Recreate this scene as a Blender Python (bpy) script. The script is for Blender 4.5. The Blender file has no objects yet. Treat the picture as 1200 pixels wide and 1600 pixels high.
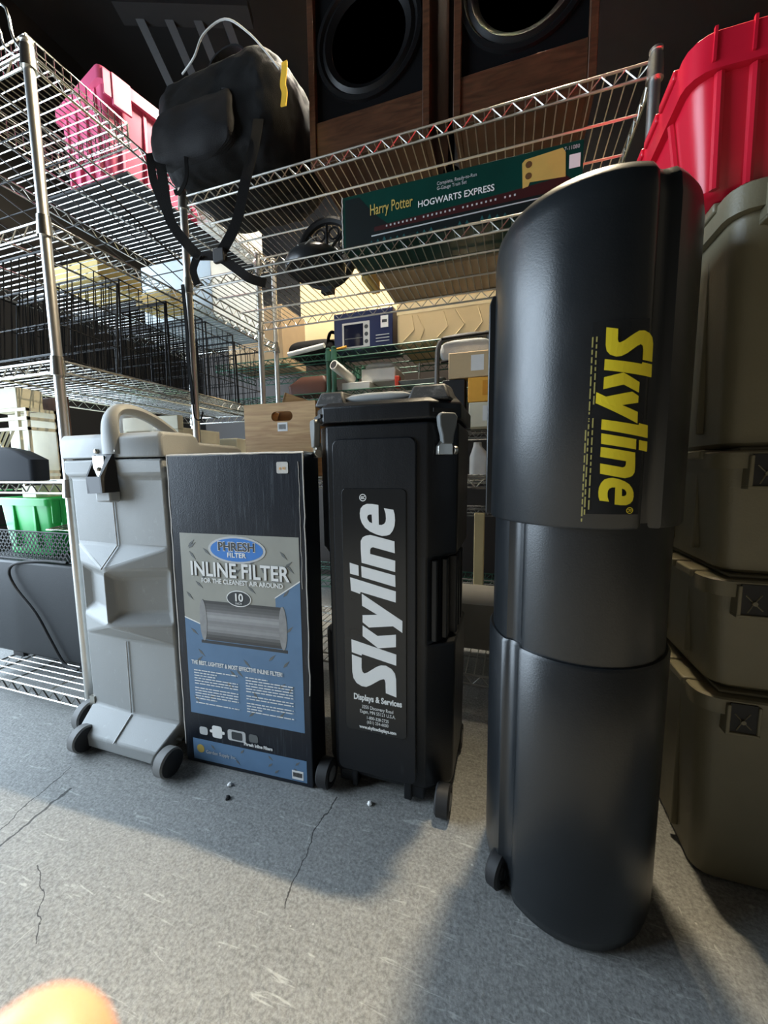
import bpy, bmesh, math, random
from mathutils import Vector, Matrix
random.seed(7)
PI = math.pi
sc = bpy.context.scene
COL = sc.collection
# ------------------------------------------------------------------ camera
H = 0.80; F = 600.0; PIT = math.atan(65/600.); YAW = math.radians(18.08); RO = math.radians(0.5)
fwd = Vector((-math.sin(YAW)*math.cos(PIT), math.cos(YAW)*math.cos(PIT), -math.sin(PIT)))
rgt0 = Vector((math.cos(YAW), math.sin(YAW), 0)); up0 = rgt0.cross(fwd)
rgt = rgt0*math.cos(RO) - up0*math.sin(RO); upv = up0*math.cos(RO) + rgt0*math.sin(RO)
cam = bpy.data.cameras.new('camera'); camo = bpy.data.objects.new('camera', cam); COL.objects.link(camo)
M = Matrix((rgt, upv, -fwd)).transposed().to_4x4(); M.translation = (0, 0, H)
camo.matrix_world = M
cam.sensor_fit = 'AUTO'; cam.sensor_width = 36; cam.lens = 36*F/1600
cam.clip_start = 0.004
cam.dof.use_dof = True; cam.dof.focus_distance = 1.0; cam.dof.aperture_fstop = 9
sc.camera = camo
# ------------------------------------------------------------------ world, lights, exposure
w = bpy.data.worlds.new('world'); sc.world = w; w.use_nodes = True
w.node_tree.nodes['Background'].inputs[0].default_value = (.62, .78, 1, 1)
w.node_tree.nodes['Background'].inputs[1].default_value = 0.5
sc.view_settings.view_transform = 'Standard'; sc.view_settings.look = 'None'
sc.view_settings.gamma = 1; sc.view_settings.use_curve_mapping = False
sc.view_settings.exposure = 0.12
def area(name, loc, aim, sx, sy, power, col, shape='RECTANGLE', spread=180):
    l = bpy.data.lights.new(name, 'AREA'); l.shape = shape; l.size = sx; l.size_y = sy
    l.energy = power; l.color = col; l.spread = math.radians(spread)
    o = bpy.data.objects.new(name, l); COL.objects.link(o); o.location = loc
    o.rotation_euler = (Vector(aim)-Vector(loc)).to_track_quat('-Z', 'Y').to_euler()
    return o
area('high_bay_lamp', (.10, 1.38, 2.85), (.0, 1.0, 0), .2, .2, 680, (1, .84, .58), 'DISK')
area('rear_lamp', (-.75, 1.86, 3.2), (-.75, 1.9, 0), .5, .5, 105, (1, .9, .74), 'DISK')
area('roll_door_daylight', (-3.15, .15, 1.4), (0, .6, .7), 2.9, 2.4, 200, (.70, .85, 1))
# ------------------------------------------------------------------ materials
MAT = {}
def mat(name, col, rough=.5, metal=0, var=.12, scale=20, bump=0, bscale=200, spec=.5, emit=None, coat=0, alpha=1):
    if name in MAT: return MAT[name]
    m = bpy.data.materials.new(name); m.use_nodes = True; nt = m.node_tree; N = nt.nodes; L = nt.links
    b = N['Principled BSDF']; b.inputs['Roughness'].default_value = rough; b.inputs['Metallic'].default_value = metal
    b.inputs['Specular IOR Level'].default_value = spec
    if coat: b.inputs['Coat Weight'].default_value = coat
    if alpha < 1: b.inputs['Alpha'].default_value = alpha
    tc = N.new('ShaderNodeTexCoord')
    if var:
        n = N.new('ShaderNodeTexNoise'); n.inputs['Scale'].default_value = scale; n.inputs['Detail'].default_value = 6
        L.new(tc.outputs['Object'], n.inputs['Vector'])
        r = N.new('ShaderNodeMix'); r.data_type = 'RGBA'
        r.inputs['A'].default_value = tuple(c*(1-var) for c in col)+(1,)
        r.inputs['B'].default_value = tuple(min(1, c*(1+var)) for c in col)+(1,)
        L.new(n.outputs['Fac'], r.inputs['Factor']); L.new(r.outputs['Result'], b.inputs['Base Color'])
    else: b.inputs['Base Color'].default_value = tuple(col)+(1,)
    if bump:
        n2 = N.new('ShaderNodeTexNoise'); n2.inputs['Scale'].default_value = bscale; n2.inputs['Detail'].default_value = 3
        L.new(tc.outputs['Object'], n2.inputs['Vector'])
        bp = N.new('ShaderNodeBump'); bp.inputs['Strength'].default_value = bump; bp.inputs['Distance'].default_value = .004
        L.new(n2.outputs['Fac'], bp.inputs['Height']); L.new(bp.outputs['Normal'], b.inputs['Normal'])
    MAT[name] = m
    return m
def woodmat(name, c1, c2, axis_scale, rough=.55):
    m = bpy.data.materials.new(name); m.use_nodes = True; nt = m.node_tree; N = nt.nodes; L = nt.links
    b = N['Principled BSDF']; b.inputs['Roughness'].default_value = rough
    tc = N.new('ShaderNodeTexCoord'); mp = N.new('ShaderNodeMapping'); mp.inputs['Scale'].default_value = axis_scale
    n = N.new('ShaderNodeTexNoise'); n.inputs['Scale'].default_value = 6; n.inputs['Detail'].default_value = 7
    n.inputs['Distortion'].default_value = .8
    cr = N.new('ShaderNodeValToRGB'); cr.color_ramp.elements[0].position = .35; cr.color_ramp.elements[1].position = .65
    cr.color_ramp.elements[0].color = c1+(1,); cr.color_ramp.elements[1].color = c2+(1,)
    L.new(tc.outputs['Object'], mp.inputs['Vector']); L.new(mp.outputs['Vector'], n.inputs['Vector'])
    L.new(n.outputs['Fac'], cr.inputs['Fac']); L.new(cr.outputs['Color'], b.inputs['Base Color'])
    MAT[name] = m; return m
def scuffmat(name, col, scuff, rough, amount=.62, stretch=(8, 8, 1), spec=.5, bump=.18):
    """moulded plastic with pale rubbed scuffs"""
    m = bpy.data.materials.new(name); m.use_nodes = True; nt = m.node_tree; N = nt.nodes; L = nt.links
    b = N['Principled BSDF']; b.inputs['Specular IOR Level'].default_value = spec
    tc = N.new('ShaderNodeTexCoord'); mp = N.new('ShaderNodeMapping'); mp.inputs['Scale'].default_value = stretch
    n = N.new('ShaderNodeTexNoise'); n.inputs['Scale'].default_value = 5; n.inputs['Detail'].default_value = 9; n.inputs['Roughness'].default_value = .7
    cr = N.new('ShaderNodeValToRGB'); cr.color_ramp.elements[0].position = amount; cr.color_ramp.elements[1].position = amount+.2
    cr.color_ramp.elements[0].color = col+(1,); cr.color_ramp.elements[1].color = scuff+(1,)
    L.new(tc.outputs['Object'], mp.inputs['Vector']); L.new(mp.outputs['Vector'], n.inputs['Vector'])
    L.new(n.outputs['Fac'], cr.inputs['Fac']); L.new(cr.outputs['Color'], b.inputs['Base Color'])
    mr = N.new('ShaderNodeMapRange'); mr.inputs['To Min'].default_value = rough-.07; mr.inputs['To Max'].default_value = rough+.12
    L.new(n.outputs['Fac'], mr.inputs['Value']); L.new(mr.outputs['Result'], b.inputs['Roughness'])
    n2 = N.new('ShaderNodeTexNoise'); n2.inputs['Scale'].default_value = 350
    L.new(tc.outputs['Object'], n2.inputs['Vector'])
    bp = N.new('ShaderNodeBump'); bp.inputs['Strength'].default_value = bump; bp.inputs['Distance'].default_value = .002
    L.new(n2.outputs['Fac'], bp.inputs['Height']); L.new(bp.outputs['Normal'], b.inputs['Normal'])
    MAT[name] = m; return m
chrome = mat('chrome', (.62, .61, .57), .26, 1, .08, 40)
postm = mat('post_chrome', (.72, .71, .68), .36, 1, .08, 40)
chrome_dull = mat('chrome_dull', (.62, .61, .57), .34, 1, .12, 60)
green_epoxy = mat('green_epoxy', (.035, .12, .08), .4, .1)
grey_steel = mat('grey_steel', (.25, .25, .24), .45, .5)
black_wire = mat('black_wire', (.010, .010, .011), .5, 0, .1, 20, 0, 1, .3)
blackp = scuffmat('black_plastic', (.009, .010, .012), (.05, .055, .06), .36, .66, (8, 8, 1), .4)
tallp = scuffmat('tall_case_plastic', (.009, .011, .013), (.04, .046, .052), .30, .66, (4, 4, 2), .7, .07)
greyp = scuffmat('grey_plastic', (.33, .34, .335), (.46, .48, .48), .5, .6, (9, 9, 5))
olivep = mat('olive_plastic', (.20, .178, .115), .42, 0, .1, 15, .1, 260)
redp = mat('red_plastic', (.62, .012, .035), .3, 0, .1, 12)
pinkp = mat('magenta_plastic', (.62, .10, .20), .4, 0, .1, 12)
greenp = mat('green_plastic', (.03, .5, .11), .4)
creamp = mat('cream_plastic', (.72, .67, .5), .5)
whitep = mat('white_plastic', (.8, .79, .74), .45)
rubber = mat('rubber', (.016, .016, .017), .6)
tyre = mat('tyre_grey', (.22, .22, .215), .6)
fabric = mat('black_fabric', (.006, .006, .006), .75, 0, .3, 60, .5, 500, .15)
fabric2 = mat('charcoal_fabric', (.008, .008, .009), .7, 0, .3, 60, .4, 500, .2)
greyfab = mat('grey_fabric', (.42, .42, .40), .8, 0, .15, 30, .4, 300)
card = mat('cardboard', (.58, .43, .24), .8, 0, .1, 14, .15, 60)
card2 = mat('cardboard_brown', (.40, .29, .17), .8, 0, .12, 14, .1, 60)
cardy = mat('cardboard_pale', (.66, .50, .27), .8, 0, .08, 8, .3, 25)
yellowc = mat('yellow_card', (.83, .62, .22), .7)
orangec = mat('orange_card', (.86, .42, .05), .6)
whitec = mat('white_card', (.78, .78, .75), .7)
navy = mat('navy_print', (.012, .02, .075), .35)
boxblack = scuffmat('box_black_print', (.007, .010, .017), (.06, .075, .09), .3, .56, (34, 34, 1.6))
white_ink = mat('white_ink', (.84, .84, .82), .5, 0, .03)
yellow_ink = mat('yellow_ink', (.86, .68, .03), .45, 0, .03)
grey_print = mat('grey_print', (.35, .35, .31), .4, 0, .15, 14)
blue_print = mat('blue_print', (.12, .22, .36), .4, 0, .18, 14)
logo_blue = mat('logo_blue', (.05, .22, .62), .4, 0, .05)
silver_ink = mat('silver_ink', (.55, .56, .56), .4, 0, .1)
dark_ink = mat('dark_ink', (.045, .05, .055), .45, 0, .1)
mid_ink = mat('mid_ink', (.14, .15, .15), .45, 0, .25, 12)
edge_white = mat('worn_board', (.62, .6, .56), .9)
labelm = mat('black_label', (.014, .015, .016), .22, 0, .1)
oak = woodmat('light_wood', (.44, .235, .085), (.62, .385, .165), (1, 1, 12))
walnut = woodmat('speaker_veneer', (.05, .021, .010), (.095, .04, .019), (2, 2, 14), .4)
brownpanel = woodmat('brown_panel', (.12, .055, .03), (.2, .09, .05), (8, 8, 2))
grille = mat('speaker_black', (.003, .003, .0035), .8, 0, .1, 20, 0, 1, .1)
cone = mat('speaker_cone', (.005, .005, .0055), .4, 0, .1, 20, 0, 1, .35)
metal = mat('bare_metal', (.6, .58, .52), .3, 1, .15, 30)
darkmetal = mat('dark_metal', (.018, .018, .018), .5, .3)
boxgreen = mat('box_green_print', (.004, .042, .031), .3, 0, .3, 9)
parch = mat('parchment', (.55, .40, .10), .5, 0, .15, 20)
skin = mat('skin', (.64, .30, .19), .5, 0, .08, 40); skin.node_tree.nodes['Principled BSDF'].inputs['Subsurface Weight'].default_value = .3
nailm = mat('nail', (.9, .6, .5), .3)
glassd = mat('oven_glass', (.01, .012, .03), .08)
clearp = mat('clear_bag', (.75, .76, .74), .3, 0, .1, 20, 1, 1, .5, None, 0, .55)
# ------------------------------------------------------------------ mesh helpers
ORG = {}
class MB:
    def __init__(s, xf=None): s.v = []; s.f = []; s.xf = xf or Matrix()
    def add(s, vs, fs):
        o = len(s.v); s.v += [s.xf @ Vector(p) for p in vs]; s.f += [tuple(i+o for i in f) for f in fs]; return s
    def box(s, x0, x1, y0, y1, z0, z1):
        return s.add([(x0, y0, z0), (x1, y0, z0), (x1, y1, z0), (x0, y1, z0), (x0, y0, z1), (x1, y0, z1), (x1, y1, z1), (x0, y1, z1)],
                     [(3, 2, 1, 0), (4, 5, 6, 7), (0, 1, 5, 4), (1, 2, 6, 5), (2, 3, 7, 6), (3, 0, 4, 7)])
    def loft(s, rings, cap0=True, cap1=True):
        n = len(rings[0]); vs = [p for r in rings for p in r]; fs = []
        for k in range(len(rings)-1):
            for i in range(n):
                j = (i+1) % n; fs.append((k*n+i, k*n+j, (k+1)*n+j, (k+1)*n+i))
        if cap0: fs.append(tuple(reversed(range(n))))
        if cap1: fs.append(tuple((len(rings)-1)*n+i for i in range(n)))
        return s.add(vs, fs)
    def tube(s, pts, r, n=6, closed=False, r1=None):
        P = [Vector(p) for p in pts]; m = len(P); rings = []; prev = None
        for k, p in enumerate(P):
            a = P[(k-1) % m] if (k > 0 or closed) else p
            b = P[(k+1) % m] if (k < m-1 or closed) else p
            t = (b-a).normalized()
            if prev is None:
                ref = Vector((0, 0, 1)) if abs(t.z) < .9 else Vector((1, 0, 0)); u = t.cross(ref).normalized()
            else: u = (prev - t*prev.dot(t)).normalized()
            prev = u; v = t.cross(u); rr = r if r1 is None else r+(r1-r)*k/max(1, m-1)
            rings.append([p+(u*math.cos(2*PI*i/n)+v*math.sin(2*PI*i/n))*rr for i in range(n)])
        if closed: rings.append(rings[0]); return s.loft(rings, False, False)
        return s.loft(rings)
    def cyl(s, p0, p1, r, n=16, r1=None): return s.tube([p0, p1], r, n, False, r1)
    def disc_stack(s, c, axis, prof, n=24):
        """lathe: prof = [(offset along axis, radius)]"""
        c = Vector(c); t = Vector(axis).normalized(); ref = Vector((0, 0, 1)) if abs(t.z) < .9 else Vector((1, 0, 0))
        u = t.cross(ref).normalized(); v = t.cross(u)
        return s.loft([[c+t*h+(u*math.cos(2*PI*i/n)+v*math.sin(2*PI*i/n))*max(r, 1e-4) for i in range(n)] for h, r in prof])
    def prism(s, poly, y0, y1):
        """poly in (x,z), extruded along y"""
        n = len(poly); vs = [(x, y0, z) for x, z in poly]+[(x, y1, z) for x, z in poly]
        fs = [tuple(range(n)), tuple(reversed(range(n, 2*n)))]+[(i, i+n, (i+1) % n+n, (i+1) % n) for i in range(n)]
        return s.add(vs, fs)
    def ribbon(s, pts, wid, th, side):
        P = [Vector(p) for p in pts]; sd = Vector(side).normalized(); rings = []
        for k, p in enumerate(P):
            t = (P[min(k+1, len(P)-1)]-P[max(k-1, 0)]).normalized(); q = (sd-t*sd.dot(t)).normalized(); nn = t.cross(q)
            rings.append([p+q*wid/2+nn*th/2, p-q*wid/2+nn*th/2, p-q*wid/2-nn*th/2, p+q*wid/2-nn*th/2])
        return s.loft(rings)
def rr(cx, cy, hx, hy, r, z, n=4):
    out = []
    for (sx, sy, a0) in ((1, -1, -PI/2), (1, 1, 0), (-1, 1, PI/2), (-1, -1, PI)):
        for k in range(n+1):
            a = a0+PI/2*k/n; out.append((cx+sx*(hx-r)+r*math.cos(a), cy+sy*(hy-r)+r*math.sin(a), z))
    return out
def rpoly(x0, x1, z0, z1, r, n=5):
    return [(a, b) for a, b, _ in rr((x0+x1)/2, (z0+z1)/2, (x1-x0)/2, (z1-z0)/2, r, 0, n)]
def ellp(cx, cz, rx, rz, n=32): return [(cx+rx*math.cos(2*PI*i/n), cz+rz*math.sin(2*PI*i/n)) for i in range(n)]
def spline(pts, k=6):
    P = [Vector(p) for p in pts]; out = []
    for i in range(len(P)-1):
        a, b, c, d = P[max(i-1, 0)], P[i], P[i+1], P[min(i+2, len(P)-1)]
        for j in range(k):
            t = j/k; out.append(.5*((2*b)+(c-a)*t+(2*a-5*b+4*c-d)*t*t+(3*b-a-3*c+d)*t**3))
    return out+[P[-1]]
def link(name, me, m, parent):
    o = bpy.data.objects.new(name, me); COL.objects.link(o); me.name = name
    if m is not None: me.materials.clear(); me.materials.append(m)
    if parent is not None: o.parent = parent
    return o
def obj(name, mb, m, parent=None, bevel=0, smooth=True, segs=2, loc=None):
    org = ORG.get(parent.name, Vector()) if parent is not None else Vector(loc or (0, 0, 0))
    me = bpy.data.meshes.new(name); me.from_pydata([v-org for v in mb.v], [], mb.f)
    bm = bmesh.new(); bm.from_mesh(me); bmesh.ops.recalc_face_normals(bm, faces=bm.faces); bm.to_mesh(me); bm.free()
    if smooth: me.shade_smooth(); me.set_sharp_from_angle(angle=.7)
    o = link(name, me, m, parent)
    if parent is None: o.location = org
    ORG[o.name] = org
    if bevel:
        b = o.modifiers.new('bevel', 'BEVEL'); b.width = bevel; b.segments = segs; b.limit_method = 'ANGLE'; b.angle_limit = .6
        b.harden_normals = False
    return o
def tag(o, label, cat, group=None):
    o['label'] = label; o['category'] = cat
    if group: o['group'] = group
    return o
def thing(name, label, cat, loc, group=None):
    o = bpy.data.objects.new(name, None); COL.objects.link(o); o.location = loc; o.empty_display_size = .05
    ORG[o.name] = Vector(loc); return tag(o, label, cat, group)
def struct(name, mb, m, **k):
    o = obj(name, mb, m, **k); o['kind'] = 'structure'; return o
def dup(root, loc, label, rotz=None):
    r = root.copy(); COL.objects.link(r); r.location = loc; r['label'] = label
    if rotz is not None: r.rotation_euler = (0, 0, rotz)
    for ch in list(root.children):
        c = ch.copy(); COL.objects.link(c); c.parent = r
        for g in list(ch.children):
            d = g.copy(); COL.objects.link(d); d.parent = c
    return r
def frontM(x, y, z): return Matrix(((1, 0, 0, x), (0, 0, -1, y), (0, 1, 0, z), (0, 0, 0, 1)))   # text x->+X, y->+Z, facing -Y
def text(name, s, size, m, parent, M, align='LEFT', bold=0, ext=.0003, sx=1, space=1):
    c = bpy.data.curves.new('t', 'FONT'); c.body = s; c.size = size; c.align_x = align; c.offset = bold; c.extrude = ext
    c.space_character = space; c.resolution_u = 3
    o = bpy.data.objects.new('t', c); COL.objects.link(o)
    dg = bpy.context.evaluated_depsgraph_get(); me = bpy.data.meshes.new_from_object(o.evaluated_get(dg))
    bpy.data.objects.remove(o); bpy.data.curves.remove(c)
    me.transform(Matrix.Translation(-ORG[parent.name]) @ M @ Matrix.Diagonal((sx, 1, 1, 1)))
    o = link(name, me, m, parent); ORG[o.name] = ORG[parent.name]; return o
def filled(loops, ext=.0003, sub=0):
    """planar filled outline with holes -> mesh in (u,v)"""
    c = bpy.data.curves.new('t', 'CURVE'); c.dimensions = '2D'; c.fill_mode = 'BOTH'; c.extrude = ext
    for L in loops:
        sp = c.splines.new('POLY'); sp.points.add(len(L)-1); sp.use_cyclic_u = True
        for p, (a, b) in zip(sp.points, L): p.co = (a, b, 0, 1)
    o = bpy.data.objects.new('t', c); COL.objects.link(o)
    dg = bpy.context.evaluated_depsgraph_get(); me = bpy.data.meshes.new_from_object(o.evaluated_get(dg))
    bpy.data.objects.remove(o); bpy.data.curves.remove(c); return me
# ------------------------------------------------------------------ room
def floor_material():
    m = bpy.data.materials.new('concrete'); m.use_nodes = True; nt = m.node_tree; N = nt.nodes; L = nt.links
    b = N['Principled BSDF']; b.inputs['Roughness'].default_value = .62; b.inputs['Specular IOR Level'].default_value = .35
    tc = N.new('ShaderNodeTexCoord')
    def noise(scale, det=8, rough=.6, dist=0, vec=None):
        n = N.new('ShaderNodeTexNoise'); n.inputs['Scale'].default_value = scale; n.inputs['Detail'].default_value = det
        n.inputs['Roughness'].default_value = rough; n.inputs['Distortion'].default_value = dist
        L.new(vec or tc.outputs['Object'], n.inputs['Vector']); return n.outputs['Fac']
    def math_(op, a, bb=None):
        k = N.new('ShaderNodeMath'); k.operation = op
        for i, q in enumerate((a, bb)):
            if q is None: continue
            if isinstance(q, (int, float)): k.inputs[i].default_value = q
            else: L.new(q, k.inputs[i])
        return k.outputs[0]
    def ramp(fac, p0, p1, c0, c1):
        r = N.new('ShaderNodeValToRGB'); r.color_ramp.elements[0].position = p0; r.color_ramp.elements[1].position = p1
        r.color_ramp.elements[0].color = c0; r.color_ramp.elements[1].color = c1; L.new(fac, r.inputs['Fac']); return r.outputs['Color']
    def mix(f, a, bb, mode='MIX'):
        k = N.new('ShaderNodeMix'); k.data_type = 'RGBA'; k.blend_type = mode
        if isinstance(f, (int, float)): k.inputs['Factor'].default_value = f
        else: L.new(f, k.inputs['Factor'])
        for nm, q in (('A', a), ('B', bb)):
            if isinstance(q, tuple): k.inputs[nm].default_value = q
            else: L.new(q, k.inputs[nm])
        return k.outputs['Result']
    base = ramp(noise(3.2), .3, .72, (.205, .208, .198, 1), (.325, .325, .308, 1))
    base = mix(.45, base, ramp(noise(45, 6, .7), .3, .7, (.15, .15, .145, 1), (.42, .42, .40, 1)))
    base = mix(.38, base, ramp(noise(160, 4, .7), .38, .66, (.07, .07, .07, 1), (.5, .5, .48, 1)))
    # pale scratches
    mp = N.new('ShaderNodeMapping'); mp.inputs['Rotation'].default_value = (0, 0, .7); mp.inputs['Scale'].default_value = (3, 26, 1)
    L.new(tc.outputs['Object'], mp.inputs['Vector'])
    base = mix(math_('MULTIPLY', ramp(noise(3, 5, .6, 1.2, mp.outputs['Vector']), .62, .70, (0, 0, 0, 1), (1, 1, 1, 1)), .55), base, (.6, .6, .57, 1))
    mp2 = N.new('ShaderNodeMapping'); mp2.inputs['Rotation'].default_value = (0, 0, -.5); mp2.inputs['Scale'].default_value = (40, 7, 1)
    L.new(tc.outputs['Object'], mp2.inputs['Vector'])
    base = mix(math_('MULTIPLY', ramp(noise(2, 5, .6, .6, mp2.outputs['Vector']), .68, .72, (0, 0, 0, 1), (1, 1, 1, 1)), .5), base, (.6, .6, .57, 1))
    v = N.new('ShaderNodeTexVoronoi'); v.inputs['Scale'].default_value = 24; L.new(tc.outputs['Object'], v.inputs['Vector'])
    base = mix(math_('MULTIPLY', math_('LESS_THAN', v.outputs['Distance'], math_('MULTIPLY', math_('MAXIMUM', math_('SUBTRACT', noise(5), .45), 0), .5)), .5), base, (.7, .69, .66, 1))
    # cracks: distance to wavering line segments
    sx = N.new('ShaderNodeSeparateXYZ'); L.new(tc.outputs['Object'], sx.inputs[0])
    wob = math_('MULTIPLY', math_('SUBTRACT', noise(9, 5, .6), .5), .05)
    px = math_('ADD', sx.outputs[0], wob); py = math_('ADD', sx.outputs[1], math_('MULTIPLY', wob, .7))
    tot = None
    for (ax, ay, bx, by, wd) in CRACKS:
        dx, dy = bx-ax, by-ay; l2 = dx*dx+dy*dy
        qx = math_('SUBTRACT', px, ax); qy = math_('SUBTRACT', py, ay)
        t = math_('DIVIDE', math_('ADD', math_('MULTIPLY', qx, dx), math_('MULTIPLY', qy, dy)), l2)
        t = math_('MINIMUM', math_('MAXIMUM', t, 0), 1)
        ex = math_('SUBTRACT', qx, math_('MULTIPLY', t, dx)); ey = math_('SUBTRACT', qy, math_('MULTIPLY', t, dy))
        d = math_('SQRT', math_('ADD', math_('MULTIPLY', ex, ex), math_('MULTIPLY', ey, ey)))
        k = math_('LESS_THAN', d, wd); tot = k if tot is None else math_('MAXIMUM', tot, k)
    base = mix(math_('MULTIPLY', tot, .85), base, (.02, .02, .02, 1))
    L.new(base, b.inputs['Base Color'])
    bp = N.new('ShaderNodeBump'); bp.inputs['Strength'].default_value = .5; bp.inputs['Distance'].default_value = .004
    L.new(math_('SUBTRACT', math_('ADD', noise(70, 6, .7), math_('MULTIPLY', noise(14), .6)), tot), bp.inputs['Height'])
    L.new(bp.outputs['Normal'], b.inputs['Normal'])
    return m
CRACKS = [(-1.12, .655, -1.075, .45, .0016), (-1.075, .45, -1.02, .38, .0012), (-1.05, .60, -1.03, .43, .003),
          (-.385, .785, -.395, .68, .0014), (-.395, .68, -.375, .535, .0014), (-.9, .45, -.75, .36, .001)]
concrete = floor_material()
darkwall = mat('dark_wall', (.006, .006, .006), .85, 0, .2, 4)
darkceil = mat('dark_ceiling', (.006, .006, .006), .9, 0, .2, 5)
frontwall = mat('dark_front_wall', (.03, .03, .032), .9, 0, .1, 3)
struct('floor', MB().box(-4, 3, -3.2, 4, -.1, 0), concrete)
struct('ceiling', MB().box(-4, 3, -3.2, 4, 3.9, 4.0), darkceil)
struct('wall_back', MB().box(-4, 3, 3.2, 3.3, 0, 3.9), darkwall)
struct('wall_right', MB().box(1.9, 2.0, -3.2, 3.2, 0, 3.9), darkwall)
struct('wall_front', MB().box(-3.3, 2, -3.1, -3.0, 0, 3.9), frontwall)
struct('wall_left', MB().box(-3.3, -3.2, 1.6, 3.2, 0, 3.9).box(-3.3, -3.2, -3, 1.6, 2.65, 3.9).box(-3.3, -3.2, -3, -1.55, 0, 2.65), darkwall)
dr = struct('door_1', MB().box(-3.34, -3.18, 1.57, 1.64, 0, 2.7).box(-3.34, -3.18, -1.6, -1.53, 0, 2.7).box(-3.34, -3.18, -1.6, 1.64, 2.62, 2.7), darkmetal)
# ceiling channel with slats seen behind the bag
cr = struct('trim_1', MB(), darkmetal) if False else None
t = thing('ceiling_rack', 'dark slatted metal rack under the ceiling, top left behind the bag', 'rack', (-2.2, 2.2, 3.3))
mb = MB(Matrix.Translation((-2.25, 2.0, 3.9)) @ Matrix.Rotation(.35, 4, 'Z'))
mb.box(-.02, .75, -.1, .02, -.42, -.36); obj('cross_bar', mb, darkmetal, t)
for k in range(4):
    mb = MB(Matrix.Translation((-2.25, 2.0, 3.9)) @ Matrix.Rotation(.35, 4, 'Z')); x = .05+k*.17
    mb.add([(x, -.05, -.38), (x+.05, -.05, -.38), (x+.05, .0, -.38), (x, .0, -.38), (x+.25, .45, -1.0), (x+.3, .45, -1.0), (x+.3, .5, -1.0), (x+.25, .5, -1.0)],
           [(3, 2, 1, 0), (4, 5, 6, 7), (0, 1, 5, 4), (1, 2, 6, 5), (2, 3, 7, 6), (3, 0, 4, 7)])
    obj('slat', mb, darkmetal, t)
mb = MB(Matrix.Translation((-2.25, 2.0, 3.9)) @ Matrix.Rotation(.35, 4, 'Z')); mb.box(.05, .09, -.06, -.02, -.36, 0).box(.6, .64, -.06, -.02, -.36, 0)
obj('hanger', mb, darkmetal, t)
# ------------------------------------------------------------------ wire shelving
def wire_shelf(name, label, x0, x1, y0, y1, decks, top, m, m2, along, pitch=.028, posts=(1, 1, 1, 1), pr=.0135, foot=True):
    t = thing(name, label, 'shelving', ((x0+x1)/2, (y0+y1)/2, 0))
    P = [(x0, y0), (x1, y0), (x1, y1), (x0, y1)]
    for k, (x, y) in enumerate(P):
        if not posts[k]: continue
        mb = MB().cyl((x, y, .035), (x, y, top), pr, 14).disc_stack((x, y, top), (0, 0, 1), [(-.002, pr+.002), (.004, pr+.002), (.008, pr*.6)], 14)
        p = obj('post', mb, postm if m is chrome else m, t)
        for z in decks: obj('collar', MB().disc_stack((x, y, z-.05), (0, 0, 1), [(0, pr+.006), (.055, pr+.003)], 14), m2, p)
        mb = MB().disc_stack((x, y, 0), (0, 0, 1), [(0, .017), (.012, .017), (.014, .008), (.04, .008)], 12); obj('levelling_foot', mb, m2, p)
    for z in decks:
        mb = MB()
        for (a, b) in ((P[0], P[1]), (P[1], P[2]), (P[2], P[3]), (P[3], P[0])):
            A = Vector((a[0], a[1], z-.004)); B = Vector((b[0], b[1], z-.004)); d = (B-A); L = d.length; u = d/L
            A = A+u*.012; B = B-u*.012; L -= .024
            mb.tube([A, B], .0036, 6); dz = Vector((0, 0, -.034)); mb.tube([A+dz, B+dz], .0036, 6)
            n = max(2, int(round(L/.055))); pts = []
            for i in range(n*2+1): pts.append(A+u*L*i/(2*n)+Vector((0, 0, -.002 if i % 2 == 0 else -.032)))
            mb.tube(pts, .0024, 4)
        for f in (.33, .66):                                    # lengthwise support bars under the deck
            if along == 'x': y = y0+(y1-y0)*f; mb.tube([(x0, y, z-.012), (x1, y, z-.012)], .004, 5)
            else: x = x0+(x1-x0)*f; mb.tube([(x, y0, z-.012), (x, y1, z-.012)], .004, 5)
        s = obj('shelf', mb, m2, t)
        mb = MB()
        if along == 'x':
            n = int((x1-x0)/pitch)
            for i in range(1, n): x = x0+(x1-x0)*i/n; mb.tube([(x, y0, z-.002), (x, y1, z-.002)], .0019, 4)
        else:
            n = int((y1-y0)/pitch)
            for i in range(1, n): y = y0+(y1-y0)*i/n; mb.tube([(x0, y, z-.002), (x1, y, z-.002)], .0019, 4)
        obj('wire_deck', mb, m2, s)['kind'] = 'stuff'
    return t
AX0, AX1, AY0, AY1 = -1.91, -1.285, .825, 1.98
AD = [.065, .775, 1.138, 1.525, 1.955]
wire_shelf('wire_shelf', 'chrome wire shelf unit along the left, its near corner post beside the grey case', AX0, AX1, AY0, AY1, AD, 1.972, chrome, chrome, 'y')
BX0, BX1, BY0, BY1 = -1.19, .325, 1.25, 1.70
BD = [.12, .78, 1.530, 1.828]
wire_shelf('wire_shelf', 'long chrome wire shelf unit across the back, carrying the big speakers on top', BX0, BX1, BY0, BY1, BD, 1.845, chrome, chrome_dull, 'x')
CY0, CY1 = 2.0, 2.45
wire_shelf('wire_shelf', 'green coated wire shelf at the rear holding the navy oven carton', -.935, .52, CY0, CY1, [.15, 1.243, 1.455], 1.47, green_epoxy, green_epoxy, 'x', .04)
wire_shelf('wire_shelf', 'green coated wire shelf at the rear left holding the black duffel bag', -1.76, -.978, CY0+.02, CY1, [.15, 1.243, 1.455], 1.47, green_epoxy, green_epoxy, 'x', .04, (0, 1, 1, 0))
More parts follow.
